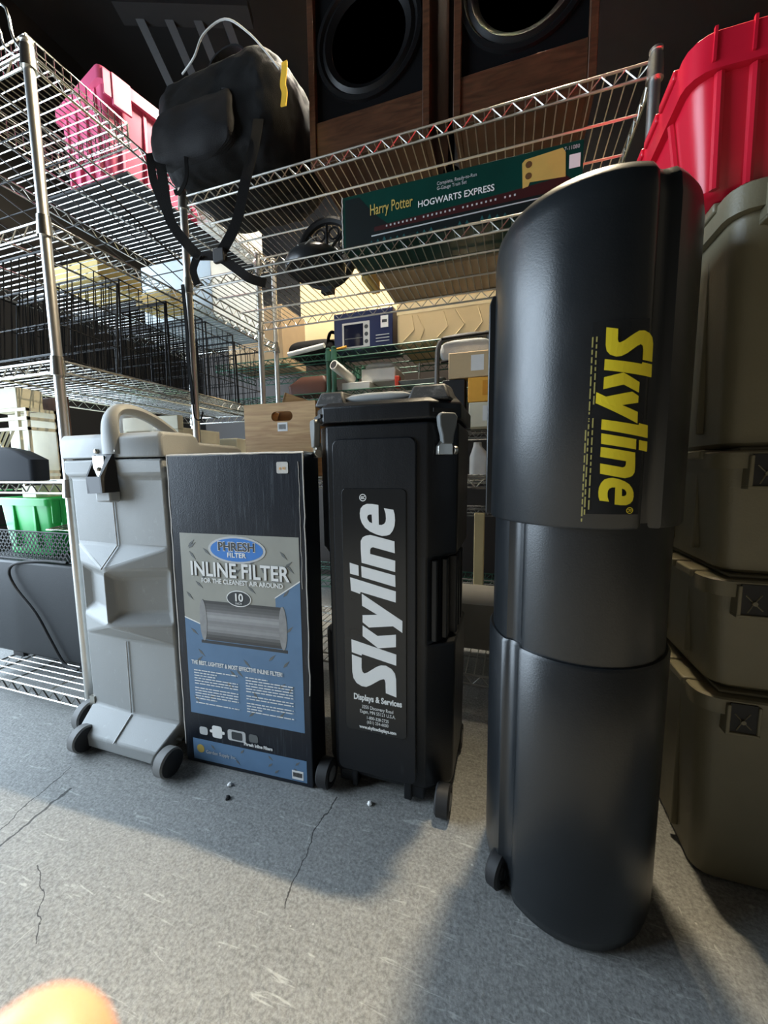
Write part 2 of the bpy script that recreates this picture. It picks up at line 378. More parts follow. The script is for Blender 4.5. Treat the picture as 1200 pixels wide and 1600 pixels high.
# ------------------------------------------------------------------ logo outlines (mm, u along the word, v up)
G = {'S': [(89, 112), (84, 87), (59, 87), (50, 85), (46, 80), (50, 72), (67, 50), (73, 38), (74, 26), (68, 12), (58, 4), (44, 1), (0, 0), (6, 26), (32, 27), (39, 29), (40, 32), (36, 41), (20, 63), (13, 75), (13, 87), (19, 100), (30, 108), (45, 111)],
     'k': [(127, 113), (105, 1), (78, 1), (94, 86), (90, 87), (95, 112)], 'k2': [(165, 84), (144, 47), (153, 2), (123, 2), (114, 45), (139, 84)],
     'y': [(242, 86), (187, -13), (159, -13), (172, 9), (162, 68), (173, 84), (190, 84), (195, 47), (213, 85)],
     'l': [(279, 115), (255, 3), (229, 3), (246, 89), (241, 90), (247, 113)], 'i': [(308, 87), (292, 5), (265, 4), (282, 86)],
     'd': [(314, 116), (309, 94), (284, 93), (288, 115)],
     'n': [(370, 7), (343, 6), (354, 58), (352, 63), (347, 65), (338, 65), (326, 5), (300, 5), (316, 86), (348, 88), (367, 88), (376, 83), (380, 75), (382, 65), (380, 54)],
     'e': [(444, 32), (441, 10), (431, 7), (417, 6), (405, 7), (394, 11), (385, 18), (382, 26), (381, 37), (384, 50), (390, 65), (398, 77), (409, 85), (420, 89), (431, 90), (442, 88), (449, 82), (453, 73), (453, 61), (451, 45), (406, 44), (406, 37), (409, 31), (414, 28), (421, 27), (432, 28)],
     'eh': [(429, 61), (409, 60), (412, 67), (418, 71), (423, 72), (427, 70), (429, 66)]}
LOOPS = [[(a*.001, (b-.012*a)*.001) for a, b in L] for L in G.values()]
RC = (.467, .077)
RING = [[(RC[0]+r*math.cos(2*PI*i/20), RC[1]+r*math.sin(2*PI*i/20)) for i in range(20)] for r in (.0085, .0066)]
RLET = [[(RC[0]+a*.001, RC[1]+b*.001) for a, b in L] for L in ([(-3, -4.5), (-1.4, -4.5), (-1.4, -1), (.2, -1), (2, -4.5), (4, -4.5), (1.8, -.6), (3, .8), (3, 3), (1.6, 4.5), (-3, 4.5)], [(-1.4, .6), (-1.4, 3), (.9, 3), (1.4, 2.4), (1.4, 1.2), (.9, .6)])]
# ------------------------------------------------------------------ grey roto-moulded case
def wheel(mb, c, r, wd, n=24): return mb.disc_stack(c, (1, 0, 0), [(-wd/2, r*.25), (-wd/2, r*.45), (-wd/2+.004, r*.5), (-wd/2, r*.62), (-wd/2, r*.88), (-wd/2+.004, r), (wd/2-.004, r), (wd/2, r*.88), (wd/2, r*.62), (wd/2-.004, r*.5), (wd/2, r*.45), (wd/2, r*.25)], n)
g = thing('display_case', 'grey moulded rolling case with angular waist grips, standing furthest left', 'case', (-1.03, .9, 0), 'rolling display cases')
XL, XR, XC, YB = -1.212, -.850, -1.03, 1.075
def gring(z, yc, yf, dx=0):   # left front, centre, right front, right back, left back
    return [(XL+dx, yf, z), (XC, yc, z), (XR-dx, yf, z), (XR-dx, YB-dx, z), (XL+dx, YB-dx, z)]
R = [gring(.012, .715, .715, .05), gring(.05, .712, .712, .03), gring(.10, .772, .78, .01), gring(.325, .774, .78, .01), gring(.385, .720, .78, .01),
     gring(.54, .720, .78, .01), gring(.598, .772, .78, .01), gring(.785, .768, .778, .01), gring(.795, .758, .768, 0), gring(.836, .757, .767, 0)]
bm = bmesh.new(); V = [[bm.verts.new(p) for p in r] for r in R]; waist = []
for k in range(len(R)-1):
    a, b = V[k], V[k+1]
    if k in (3, 5):
        pr_, st = (b, a) if k == 3 else (a, b)    # prow ring, straight ring
        bm.faces.new((pr_[0], pr_[1], st[0])); bm.faces.new((pr_[1], st[1], st[0]))
        bm.faces.new((pr_[2], pr_[1], st[2])); bm.faces.new((pr_[1], st[1], st[2]))
    else:
        f1 = bm.faces.new((a[0], a[1], b[1], b[0])); f2 = bm.faces.new((a[1], a[2], b[2], b[1]))
        if k == 4: waist = [f1, f2]
    for i, j in ((2, 3), (3, 4), (4, 0)): bm.faces.new((a[i], a[j], b[j], b[i]))
bm.faces.new(V[0]); bm.faces.new(V[-1])
bmesh.ops.recalc_face_normals(bm, faces=bm.faces)
for f in waist:
    res = bmesh.ops.inset_individual(bm, faces=[f], thickness=.027, depth=0)
    nrm = f.normal.copy(); cen = f.calc_center_median()
    for v in f.verts: v.co += -nrm*.024+Vector((0, 0, (cen.z-v.co.z)*.18))
me = bpy.data.meshes.new('body'); bm.to_mesh(me); bm.free(); me.transform(Matrix.Translation(-ORG[g.name])); me.shade_smooth(); me.set_sharp_from_angle(angle=.3)
gb = link('body', me, greyp, g); ORG[gb.name] = ORG[g.name]
b = gb.modifiers.new('bevel', 'BEVEL'); b.width = .006; b.segments = 3; b.limit_method = 'ANGLE'; b.angle_limit = .35
# moulding seam rib down the front, paler for wear and a painted ridge highlight
for a, c in (((XC, .7655, .785), (XC, .7685, .60)), ((XC, .7685, .60), (XC, .717, .543)), ((XC, .7705, .32), (XC, .768, .105)), ((XC, .768, .10), (XC, .709, .05))): obj('mould_seam', MB().tube([a, c], .0021, 6), mat('worn_highlight_grey', (.55, .56, .56), .5), g)
mb = MB(); XLl, XRl = XL-.006, XR+.006
lid_prof = [(.762, .840), (.762, .892), (.772, .905), (.872, .907), (.885, .900), (.893, .884), (1.06, .882), (1.08, .874), (1.08, .840)]
nL = len(lid_prof)
ringl = lambda x, ins: [(x, y+(ins if i < 3 else -ins if i > 5 else 0), z-(ins if .845 < z else 0)) for i, (y, z) in enumerate(lid_prof)]
mb.loft([ringl(XLl, .006), ringl(XLl+.010, 0), ringl(XRl-.010, 0), ringl(XRl, .006)])
gl = obj('lid', mb, greyp, g, .003)
XH = XC+.014; mb = MB(); hp = spline([(XH, .766, .85), (XH, .766, .93), (XH, .785, .966), (XH, .83, .974), (XH, .90, .955), (XH, .97, .915), (XH, 1.0, .88)], 5)
rings = []
for k, p in enumerate(hp):
    q = Vector(hp[min(k+1, len(hp)-1)])-Vector(hp[max(k-1, 0)]); t_ = q.normalized(); nn = Vector((1, 0, 0)); u_ = t_.cross(nn)
    wd = .022 if k > 8 else .034-.012*k/8; rings.append([Vector(p)+nn*wd*math.cos(2*PI*i/10)+u_*.015*math.sin(2*PI*i/10) for i in range(10)])
mb.loft(rings); obj('handle', mb, greyp, g)
for x in (-1.068, -.998): obj('rivet', MB().disc_stack((x, .762, .858), (0, -1, 0), [(0, .007), (.004, .007), (.007, .004)], 10), metal, g)
la = obj('latch', MB().add([(-1.072, .757, .848), (-1.08, .735, .79), (-1.06, .722, .748), (-1.058, .757, .748), (-1.066, .757, .848), (-1.074, .735, .79), (-1.054, .722, .748), (-1.052, .757, .748)],
         [(0, 1, 2, 3), (7, 6, 5, 4), (0, 4, 5, 1), (1, 5, 6, 2), (2, 6, 7, 3), (3, 7, 4, 0)])
         .add([(-1.022, .757, .856), (-1.022, .728, .79), (-1.006, .718, .748), (-.994, .757, .75), (-1.0, .757, .856), (-1.016, .728, .79), (-1.0, .718, .748), (-.988, .757, .75)],
         [(0, 1, 2, 3), (7, 6, 5, 4), (0, 4, 5, 1), (1, 5, 6, 2), (2, 6, 7, 3), (3, 7, 4, 0)])
         .add([(-1.08, .735, .79), (-1.022, .728, .79), (-1.0, .718, .748), (-1.06, .722, .745), (-1.078, .741, .79), (-1.022, .736, .79), (-1.0, .728, .748), (-1.058, .73, .745)],
         [(0, 1, 2, 3), (7, 6, 5, 4), (0, 4, 5, 1), (1, 5, 6, 2), (2, 6, 7, 3), (3, 7, 4, 0)]), rubber, g)
obj('hasp', MB().box(-1.066, -1.026, .747, .752, .775, .845).disc_stack((-1.046, .747, .81), (0, -1, 0), [(0, .006), (.004, .006), (.006, .003)], 8), metal, la)
obj('catch', MB().box(-1.055, -1.0, .738, .768, .722, .752), greyp, g, .005)
for (x, y, r, wd) in ((-1.155, .712, .037, .03), (-.842, .715, .037, .032), (-1.232, .785, .047, .030)):
    q = obj('wheel', wheel(MB(), (x, y, r), r, wd), tyre, g)
    obj('hub', MB().disc_stack((x, y, r), (1, 0, 0), [(-wd/2-.004, r*.15), (-wd/2-.003, r*.5), (-wd/2-.0012, r*.9), (wd/2+.0012, r*.9), (wd/2+.003, r*.5), (wd/2+.004, r*.15)], 20), rubber, q)
obj('axle', MB().cyl((-1.235, .785, .047), (-.86, .785, .047), .006, 8).box(-1.21, -1.19, .775, .795, .04, .12), metal, g)
# ------------------------------------------------------------------ filter carton
fb = thing('filter_carton', 'tall black printed carton with a grey and blue picture of a duct filter', 'carton', (-.84, .772, 0))
MF = Matrix.Translation((-.838, .772, 0)) @ Matrix.Rotation(math.radians(2.6), 4, 'Z') @ Matrix.Shear('YZ', 4, (0, 0))
W, HB, DB = .386, .843, .082
obj('body', MB(MF).box(0, W, 0, DB, 0, HB), boxblack, fb, .003)
mb = MB(MF)
random.seed(3)
def worn(mb, a, b, r, n):
    a, b = Vector(a), Vector(b); pts = [a.lerp(b, i/n)+Vector((random.uniform(-.0012, .0012), random.uniform(-.0006, .0006), random.uniform(-.0012, .0012))) for i in range(n+1)]
    mb.tube(pts, r, 5)
worn(mb, (.001, .001, .05), (.001, .001, HB), .0022, 24); worn(mb, (W-.001, .001, .25), (W-.001, .001, HB), .0018, 24); worn(mb, (0, .001, HB), (W, .001, HB), .0022, 14); worn(mb, (W-.012, -.0005, .52), (W-.012, -.0005, HB-.02), .0008, 16)
obj('worn_edge', mb, edge_white, fb)
def fl(poly, lvl, m, name, lab=None, parent=fb):
    o = obj(name, MB(MF).prism(poly, -.0004*lvl, 0), m, parent, smooth=False)
    if lab: o['label'] = lab
    return o
obj('top_flap', MB(MF).box(.004, W-.004, .003, DB-.003, HB, HB+.003), edge_white, fb)
PX0, PX1, PZ0, PZ1 = .026, .368, .148, .644
fl([(PX0, PZ0), (PX1, PZ0), (PX1, PZ1), (PX0, PZ1)], 1, grey_print, 'printed_panel', 'grey metal pattern print')
fl([(PX0, PZ0), (PX1, PZ0), (PX1, .535), (.30, .49), (.30, .40), (.08, .40), (PX0, .418)], 1.8, blue_print, 'blue_print', 'blue metal pattern print')
fl([(.298, .489), (.299, .4925), (PX1, .539), (PX1, .5355)], 2.4, white_ink, 'print_line'); fl([(PX0, .420), (PX0, .4165), (.08, .40), (.08, .403)], 2.4, white_ink, 'print_line')
fl([(.026, .012), (.37, .012), (.37, .072), (.026, .072)], 1.8, blue_print, 'bottom_band', 'blue printed band at the foot of the carton')
mb = MB(MF); random.seed(5)
for k in range(46):
    cx, cz = random.uniform(PX0+.02, PX1-.02), random.uniform(PZ0+.02, PZ1-.02) if k < 38 else random.uniform(.022, .062)
    a = (.75 if k % 2 else -.75)+random.uniform(-.12, .12); l, wd = (.014, .0035) if k < 38 else (.009, .003)
    pts = []
    for (u, v_) in ((-l, 0), (-l*.2, -wd), (l, 0), (-l*.2, wd)): pts.append((cx+u*math.cos(a)-v_*math.sin(a), cz+u*math.sin(a)+v_*math.cos(a)))
    mb.prism(pts, -.0011, -.0006)
o = obj('plate_flecks', mb, mid_ink, fb, smooth=False); o['kind'] = 'stuff'
# picture of the filter: shaded drum
nb = 14
for i in range(nb):
    f = (i+.5)/nb; q = .05+.36*max(0, math.sin(PI*f))**1.4*(.55+.45*math.cos(9*f+.6)**2); z0 = .362+.106*i/nb
    fl([(.082, z0), (.322, z0), (.322, z0+.106/nb), (.082, z0+.106/nb)], 2.8, mat('drum_grey_%02d' % i, (q, q, q*1.01), .4, 0, .12, 60), 'drum_picture')
fl([(.075, .36), (.329, .36), (.329, .352), (.075, .352)], 2.6, dark_ink, 'drum_picture')
for cx in (.085, .318): fl(ellp(cx, .415, .011, .056, 20), 4, mat('drum_rim', (.30, .30, .30), .4, 0, .3, 60), 'drum_picture')
fl(ellp(.196, .606, .083, .0345), 4, silver_ink, 'badge_rim', 'silver oval rim of the badge'); fl(ellp(.196, .606, .076, .0295), 4.6, logo_blue, 'badge', 'blue oval badge')
fl(ellp(.196, .481, .036, .021), 4.6, white_ink, 'badge_rim'); fl(ellp(.196, .481, .0335, .0187), 5, dark_ink, 'badge', 'dark oval size badge')
def ft(name, s, size, m, x, z, al='CENTER', bold=0, sx=1, lvl=6, rot=0): text(name, s, size, m, fb, MF @ frontM(x, -.0004*lvl, z) @ Matrix.Rotation(rot, 4, 'Z'), al, bold, .0002, sx)
ft('lettering', 'PHRESH', .031, white_ink, .196, .6035, bold=.0016, sx=1.0, lvl=5.4); ft('lettering', 'PHRESH', .030, dark_ink, .196, .604, bold=.0006, sx=1.02, lvl=6.2)
ft('lettering', 'FILTER', .017, white_ink, .196, .587, bold=.0004, sx=1.1)
ft('lettering', 'INLINE FILTER', .052, dark_ink, .1985, .5335, bold=.0010, sx=.88, lvl=4.4); ft('lettering', 'INLINE FILTER', .052, white_ink, .197, .535, bold=.0012, sx=.88)
ft('lettering', 'FOR THE CLEANEST AIR AROUND', .0165, white_ink, .205, .517, bold=.0004, sx=.93)
ft('lettering', '10', .028, white_ink, .196, .475, bold=.0008, lvl=7); ft('lettering', 'INCH', .008, white_ink, .196, .466, lvl=7)
ft('lettering', 'THE BEST, LIGHTEST & MOST EFFECTIVE INLINE FILTER!', .0158, white_ink, .04, .290, 'LEFT', .0004, .70)
mb = MB(MF); random.seed(9)
for c0, zt in ((.046, .272), (.205, .272)):
    z = zt
    while z > .178:
        end = c0+.135*(1 if random.random() < .7 else random.uniform(.3, .8)); x = c0
        while x < end: l = random.uniform(.006, .02); mb.prism([(x, z), (min(x+l, end), z), (min(x+l, end), z+.0026), (x, z+.0026)], -.0026, -.002); x += l+.0025
        z -= .0075 if random.random() < .75 else .0125
o = obj('fine_print', mb, white_ink, fb, smooth=False); o['kind'] = 'stuff'
for (a, c, z0, z1, mm) in ((.05, .076, .10, .122, silver_ink), (.091, .122, .098, .132, white_ink), (.14, .195, .10, .13, silver_ink), (.205, .232, .106, .128, mid_ink)): fl(rpoly(a, c, z0-.012, z1-.012, .006), 2.4, mm, 'parts_picture')
fl(rpoly(.083, .13, .099, .107, .003), 2, white_ink, 'parts_picture'); fl(rpoly(.152, .185, .092, .114, .004), 3, dark_ink, 'parts_picture')
ft('lettering', 'Phresh Inline Filters', .0125, white_ink, .19, .083, 'LEFT', .0004, .85)
ft('lettering', 'Garden Supply Inc.', .014, silver_ink, .068, .036, 'LEFT', 0, .9)
fl(ellp(.05, .045, .012, .012, 16), 3, parch, 'emblem', 'pale yellow round emblem')
fl([(.328, .017), (.36, .017), (.36, .041), (.328, .041)], 3, white_ink, 'barcode_label', 'white barcode sticker')
mb = MB(MF)
for k in range(12): x = .331+k*.0022; mb.prism([(x, .024), (x+.0012, .024), (x+.0012, .036), (x, .036)], -.0017, -.0013)
obj('barcode', mb, dark_ink, fb, smooth=False)
fl(rpoly(.317, .347, .795, .822, .004), 3, edge_white, 'price_sticker', 'small cream price sticker'); ft('lettering', '# 10', .009, orangec, .332, .804, lvl=5)
# ------------------------------------------------------------------ black rolling case
k_ = thing('display_case', 'black rolling case with upright white lettering on its front label', 'case', (-.28, .95, 0), 'rolling display cases')
def bring(z, ins=0, sd=0):   # sd pulls the chamfers and sides in
    a = [(-.408, .82), (-.168, .82), (-.108, .866), (-.108, 1.07), (-.165, 1.11), (-.408, 1.11), (-.441, 1.07), (-.441, .858)]
    out = []
    for i, (x, y) in enumerate(a):
        cx, cy = -.285, .965; x = x+(ins if x < cx else -ins); y = y+(ins if y < cy else -ins)
        if sd and i in (2, 3): x -= sd
        if sd and i in (6, 7): x += sd
        if sd and i in (2, 7): y += sd*.4
        out.append((x, y, z))
    return out
mb = MB().loft([bring(.03, .014), bring(.05, .006), bring(.40, .002), bring(.408, .002, .022), bring(.603, .001, .022), bring(.611, .001), bring(.895), bring(.903)])
kb = obj('body', mb, blackp, k_, .006)
for f in (.25, .75):
    a = Vector((-.168, .82, 0)).lerp(Vector((-.13, .874, 0)), f); obj('grip_rib', MB().box(a.x-.003, a.x+.011, a.y-.004, a.y+.03, .41, .60), blackp, k_, .003)
for y in (.905, .95, 1.0): obj('grip_rib', MB().box(-.14, -.112, y-.008, y+.008, .41, .60), blackp, k_, .003)
mb = MB().box(-.36, -.345, .822, .87, .006, .06).box(-.225, -.205, .822, .87, .006, .06).box(-.4, -.17, .87, 1.08, .006, .04).box(-.395, -.345, .828, .88, .012, .045).box(-.22, -.175, .828, .88, .012, .045)
obj('base_skid', mb, blackp, k_, .004)
# raised front panel and its label
obj('front_panel', MB().prism(rpoly(-.392, -.192, .055, .872, .018), .8145, .823), blackp, k_, .003)
lb = obj('label_plate', MB().prism(rpoly(-.369, -.214, .168, .76, .012), .8125, .8150), labelm, k_, .0012)
me = filled(LOOPS); me.transform(Matrix.Translation(-ORG[k_.name]) @ Matrix(((0, -1, 0, -.2385), (0, 0, -1, .8120), (1, 0, 0, .272), (0, 0, 0, 1))))
o = link('lettering', me, white_ink, lb); ORG[o.name] = ORG[k_.name]
me = filled(RING+RLET); me.transform(Matrix.Translation(-ORG[k_.name]) @ Matrix(((0, -1, 0, -.2385), (0, 0, -1, .8120), (1, 0, 0, .272), (0, 0, 0, 1))))
o = link('registered_mark', me, white_ink, lb); ORG[o.name] = ORG[k_.name]
def kt(s, size, z, bold=0, sx=1): text('lettering', s, size, white_ink, lb, frontM(-.286, .8121, z), 'CENTER', bold, .0002, sx)
kt('Displays & Services', .0205, .2495, .0007, .76); kt('3355 Discovery Road', .012, .229, 0, .76); kt('Eagan, MN 55121 U.S.A.', .012, .217, 0, .76)
kt('1-800-328-2725', .011, .203, 0, .8); kt('(651) 234-6000', .011, .192, 0, .8); kt('www.skylinedisplays.com', .0115, .177, .0004, .8)
lid = obj('lid', MB().loft([bring(.909, -.004), bring(.914, -.005), bring(.944, -.005), bring(.955, .006), bring(.957, .03)]), blackp, k_, .003)
mb = MB()
for (x0, x1) in ((-.43, -.375), (-.205, -.135)):
    mb.loft([[(x0-.012, .83, .95), (x1+.012, .83, .95), (x1+.02, .90, .95), (x0-.02, .90, .95)], [(x0, .842, .984), (x1, .842, .984), (x1+.006, .895, .986), (x0-.006, .895, .986)]])
mb.loft([[(-.45, .885, .95), (-.12, .885, .95), (-.118, 1.07, .95), (-.45, 1.07, .95)], [(-.432, .893, .986), (-.136, .893, .986), (-.134, 1.05, .986), (-.432, 1.05, .986)]])
obj('lid_crown', mb, scuffmat('dusty_lit_black_plastic', (.035, .036, .037), (.13, .13, .125), .5, .5, (12, 12, 12)), lid, .005)  # paler for dust, with lamp light on the lid top put into the colour
obj('lid_handle', MB().disc_stack((-.29, .848, .966), (1, 0, 0), [(-.083, .002), (-.06, .008), (-.03, .0105), (.03, .0105), (.06, .008), (.083, .002)], 12), greyp, lid)
def latch(cx, cy, ang):
    X = Matrix.Translation((cx, cy, 0)) @ Matrix.Rotation(ang, 4, 'Z')
    o = obj('latch', MB(X).prism([(-.012, .855), (.012, .855), (.014, .872), (.02, .893), (.022, .912), (.016, .92), (-.016, .92), (-.022, .912), (-.02, .893), (-.014, .872)], -.020, -.004), mat('latch_grey', (.16, .17, .17), .4), k_, .003)
    obj('hasp', MB(X).prism([(-.02, .832), (.014, .832), (.014, .85), (.008, .866), (-.008, .866), (-.02, .85)], -.014, 0).disc_stack((.02, -.012, .842), (1, 0, 0), [(-.004, .009), (.004, .009)], 10), metal, o, .001)
    obj('keeper', MB(X).box(-.028, .028, -.006, .002, .922, .93), rubber, o)
latch(-.136, .838, math.radians(37)); latch(-.432, .838, math.radians(-48))
for (x, y) in ((-.128, .818), (-.425, .812), (-.128, 1.05), (-.425, 1.05)):
    q = obj('wheel', wheel(MB(), (x, y, .035), .035, .034), rubber, k_)
    obj('hub', MB().disc_stack((x, y, .035), (1, 0, 0), [(-.019, .008), (-.017, .018), (.017, .018), (.019, .008)], 14), tyre, q)
# ------------------------------------------------------------------ tall oval case
TC = Vector((.121, .79, 0)); RX, RY = .151, .17
tl = thing('display_case', 'tallest black oval case of three telescoping sleeves with yellow lettering', 'case', (.125, .79, 0), 'rolling display cases')
def tring(z, off, grooves=(), n=144, depth=.010, hw=4.2):
    out = []
    for i in range(n):
        a = -180+360*i/n; d = 0
        for gdeg in grooves:
            e = abs((a-gdeg+180) % 360-180)
            if e < hw*1.5: d = depth*(1 if e < hw*.8 else (hw*1.5-e)/(hw*.7))
        r = off-d; t_ = math.radians(a)
        out.append((TC.x+(RX+r)*math.cos(t_), TC.y+(RY+r)*math.sin(t_), z))
    return out
GR = (-138, 42)
obj('base_sleeve', MB().loft([tring(.004, -.012, GR), tring(.010, -.005, GR), tring(.03, -.001, GR), tring(.07, 0, GR), tring(.12, 0, GR), tring(.494, .001, GR), tring(.499, -.002, GR), tring(.499, -.014, GR)]), tallp, tl)
obj('middle_sleeve', MB().loft([tring(.49, -.006, GR), tring(.72, -.006, GR)]), tallp, tl)
def domed(a):  # top edge of the upper sleeve
    return 0
GU = (-62, 118)
ups = obj('upper_sleeve', MB().loft([tring(.712, -.006, GU), tring(.7125, .002, GU), tring(.716, .004, GU), tring(1.165, .003, GU), tring(1.19, .0, GU), tring(1.203, -.008, GU), tring(1.209, -.022, GU)]), tallp, tl)
mb = MB()      # raised rib on the far left of the upper sleeve
rings = []
for z, o_ in ((.716, .010), (1.10, .010), (1.115, .004)):
    r_ = []
    for a in (168, 172, 178, 184, 188): t_ = math.radians(a); r_.append((TC.x+(RX+o_+.004)*math.cos(t_), TC.y+(RY+o_+.004)*math.sin(t_), z))
    for a in (188, 168): t_ = math.radians(a); r_.append((TC.x+(RX-.005)*math.cos(t_), TC.y+(RY-.005)*math.sin(t_), z))
    rings.append(r_)
obj('side_rib', MB().loft(rings), tallp, tl, .002)
def onto_case(me, th0, z0, sgn, scale, off):
    """wrap planar (u,v) mesh: u runs down the case, v around it to the right"""
    a0 = math.radians(th0)
    for v in me.vertices:
        u, vv, ww = v.co
        a = a0; s = vv*scale; n = 12
        for _ in range(n): a += (s/n)/math.hypot(RX*math.sin(a), RY*math.cos(a))
        v.co = (TC.x+(RX+off)*math.cos(a), TC.y+(RY+off)*math.sin(a), z0-u*scale)
def dense(me, n=2):
    bm = bmesh.new(); bm.from_mesh(me)
    for it in range(n):
        ed = [e for e in bm.edges if abs(e.verts[0].co.y-e.verts[1].co.y) > .02]
        if ed: bmesh.ops.subdivide_edges(bm, edges=ed, cuts=1)
        bmesh.ops.triangulate(bm, faces=[f for f in bm.faces if len(f.verts) > 4])
    bm.to_mesh(me); bm.free(); return me
for nm, lo in (('lettering', LOOPS), ('registered_mark', RING+RLET)):
    me = dense(filled(lo, .0), 3); onto_case(me, -90.3, .991, 1, .536, .0062); me.transform(Matrix.Translation(-ORG[tl.name]))
    o = link(nm, me, yellow_ink, ups); o['label'] = 'yellow lettering'; ORG[o.name] = ORG[tl.name]
# dull label film under the lettering plus two columns of small yellow print
mb = MB(); rings = []
for z in (1.0, .735):
    r_ = []
    for i in range(16): a = math.radians(-96+i*26/15); r_.append((TC.x+(RX+.0048)*math.cos(a), TC.y+(RY+.0048)*math.sin(a), z))
    rings.append(r_)
mb.add(rings[0]+rings[1], [(i, i+1, i+17, i+16) for i in range(15)]); obj('label_film', mb, labelm, ups)
fp = []; random.seed(4)
for v0, ranges in ((-.021, ((.02, .19), (.225, .47))), (-.03, ((.02, .24), (.205, .48))), (-.036, ((.255, .5),))):
    for (u0, u1) in ranges:
        u = u0
        while u < u1: l = random.uniform(.008, .03); fp.append([(u, v0), (min(u+l, u1), v0), (min(u+l, u1), v0+.0032), (u, v0+.0032)]); u += l+.006
me = dense(filled(fp, 0), 0); onto_case(me, -90.3, .991, 1, .536, .0060); me.transform(Matrix.Translation(-ORG[tl.name]))
o = link('fine_print', me, mat('faded_yellow_ink', (.36, .31, .10), .5), ups); o['kind'] = 'stuff'; ORG[o.name] = ORG[tl.name]
for (x, y) in ((.0, .70), (.235, .90)):
    q = obj('wheel', wheel(MB(Matrix.Translation((x, y, .035)) @ Matrix.Rotation(-.5, 4, 'Z')), (0, 0, 0), .035, .026), rubber, tl)
obj('wheel_bracket', MB().box(-.004, .03, .69, .72, .02, .07), tallp, tl, .004)
# ------------------------------------------------------------------ totes on the right
def tote(name, label, m, x0, x1, y0, y1, z0, z1, rim=.03, tap=.02, cat='tote', nested=.02, pocket=True):
    t = thing(name, label, cat, ((x0+x1)/2, (y0+y1)/2, z0))
    cx, cy, hx, hy = (x0+x1)/2, (y0+y1)/2, (x1-x0)/2, (y1-y0)/2; zr = z1-rim
    mb = MB().loft([rr(cx, cy, hx-tap-.008, hy-tap-.008, .03, z0), rr(cx, cy, hx-tap, hy-tap, .03, z0+.008), rr(cx, cy, hx-.006, hy-.006, .034, zr+.004)], True, True)
    obj('body', mb, m, t)
    obj('rim', MB().loft([rr(cx, cy, hx-.008, hy-.008, .034, zr), rr(cx, cy, hx+.006, hy+.006, .036, zr), rr(cx, cy, hx+.006, hy+.006, .036, z1-.003), rr(cx, cy, hx+.003, hy+.003, .034, z1)]), m, t)
    for s, xx in ((-1, x0+.03), (1, cx+.004)):     # two lid flaps with a seam between them
        obj('lid_flap', MB().box(xx, xx+hx-.034, y0+.012, y1-.012, z1, z1+.006), m, t, .002)
    for k in range(5):                             # hinge knuckles on the left rim
        y = y0+.05+k*.085; obj('hinge_knuckle', MB().box(x0-.012, x0+.022, y, y+.07, z1-.012, z1+.004), m, t, .003)
    for k in range(3): y = y0+.10+k*.12; obj('side_rib', MB().box(x0-.001+tap*.4, x0+.02, y, y+.012, z0+.03, zr), m, t, .002)
    if pocket:
        px = x0+.045
        zr = z1-.008
        fr = MB().box(px-.010, px-.004, y0-.013, y0+.01, zr-.052, zr).box(px+.036, px+.041, y0-.011, y0+.01, zr-.052, zr).box(px-.010, px+.041, y0-.012, y0+.01, zr-.057, zr-.051)
        p = obj('handle_pocket', fr, m, t, .0015)
        obj('pocket_recess', MB().box(px-.004, px+.036, y0-.0085, y0+.012, zr-.052, zr+.002), rubber, p)
        c = Vector((px+.015, y0-.009, zr-.03)); w_ = MB().disc_stack(c, (0, -1, 0), [(0, .004), (.004, .004)], 8)
        for a in (.9, 2.4, 4.2, 5.6): w_.tube([c, (c.x+.024*math.cos(a)*.7, c.y, c.z+.02*math.sin(a))], .0011, 4)
        obj('pocket_web', w_, m, p)
    return t
TX0, TX1, TY0, TY1 = .345, .76, .812, 1.22
tote('storage_tote', 'lowest olive tote of the right-hand stack, standing on the floor', olivep, TX0, TX1, TY0, TY1, .0, .388)
tote('storage_tote', 'shallow olive tote second from the floor in the right-hand stack', olivep, TX0, TX1, TY0, TY1, .394, .605)
tote('storage_tote', 'shallow olive tote third from the floor in the right-hand stack', olivep, TX0, TX1, TY0, TY1, .611, .828)
tote('storage_tote', 'deep olive tote directly beneath the red one', olivep, TX0-.01, TX1, TY0-.004, TY1, .834, 1.25, .042)
rt = tote('storage_tote', 'bright red tote topping the right-hand stack of olive totes', redp, .262, TX1+.02, .806, TY1, 1.256, 1.475, .055, .03, pocket=False)
for x in (.30, .345, .42): obj('corner_rib', MB().tube([(x+.012, .832, 1.26), (x, .811, 1.42)], .007, 8), redp, rt)
for y in (.9, 1.0, 1.1): obj('corner_rib', MB().tube([(.29, y, 1.26), (.266, y, 1.42)], .007, 8), redp, rt)
for k in range(5): x = .285+k*.05; obj('rim_notch', MB().box(x, x+.004, .797, .802, 1.43, 1.478), redp, rt)
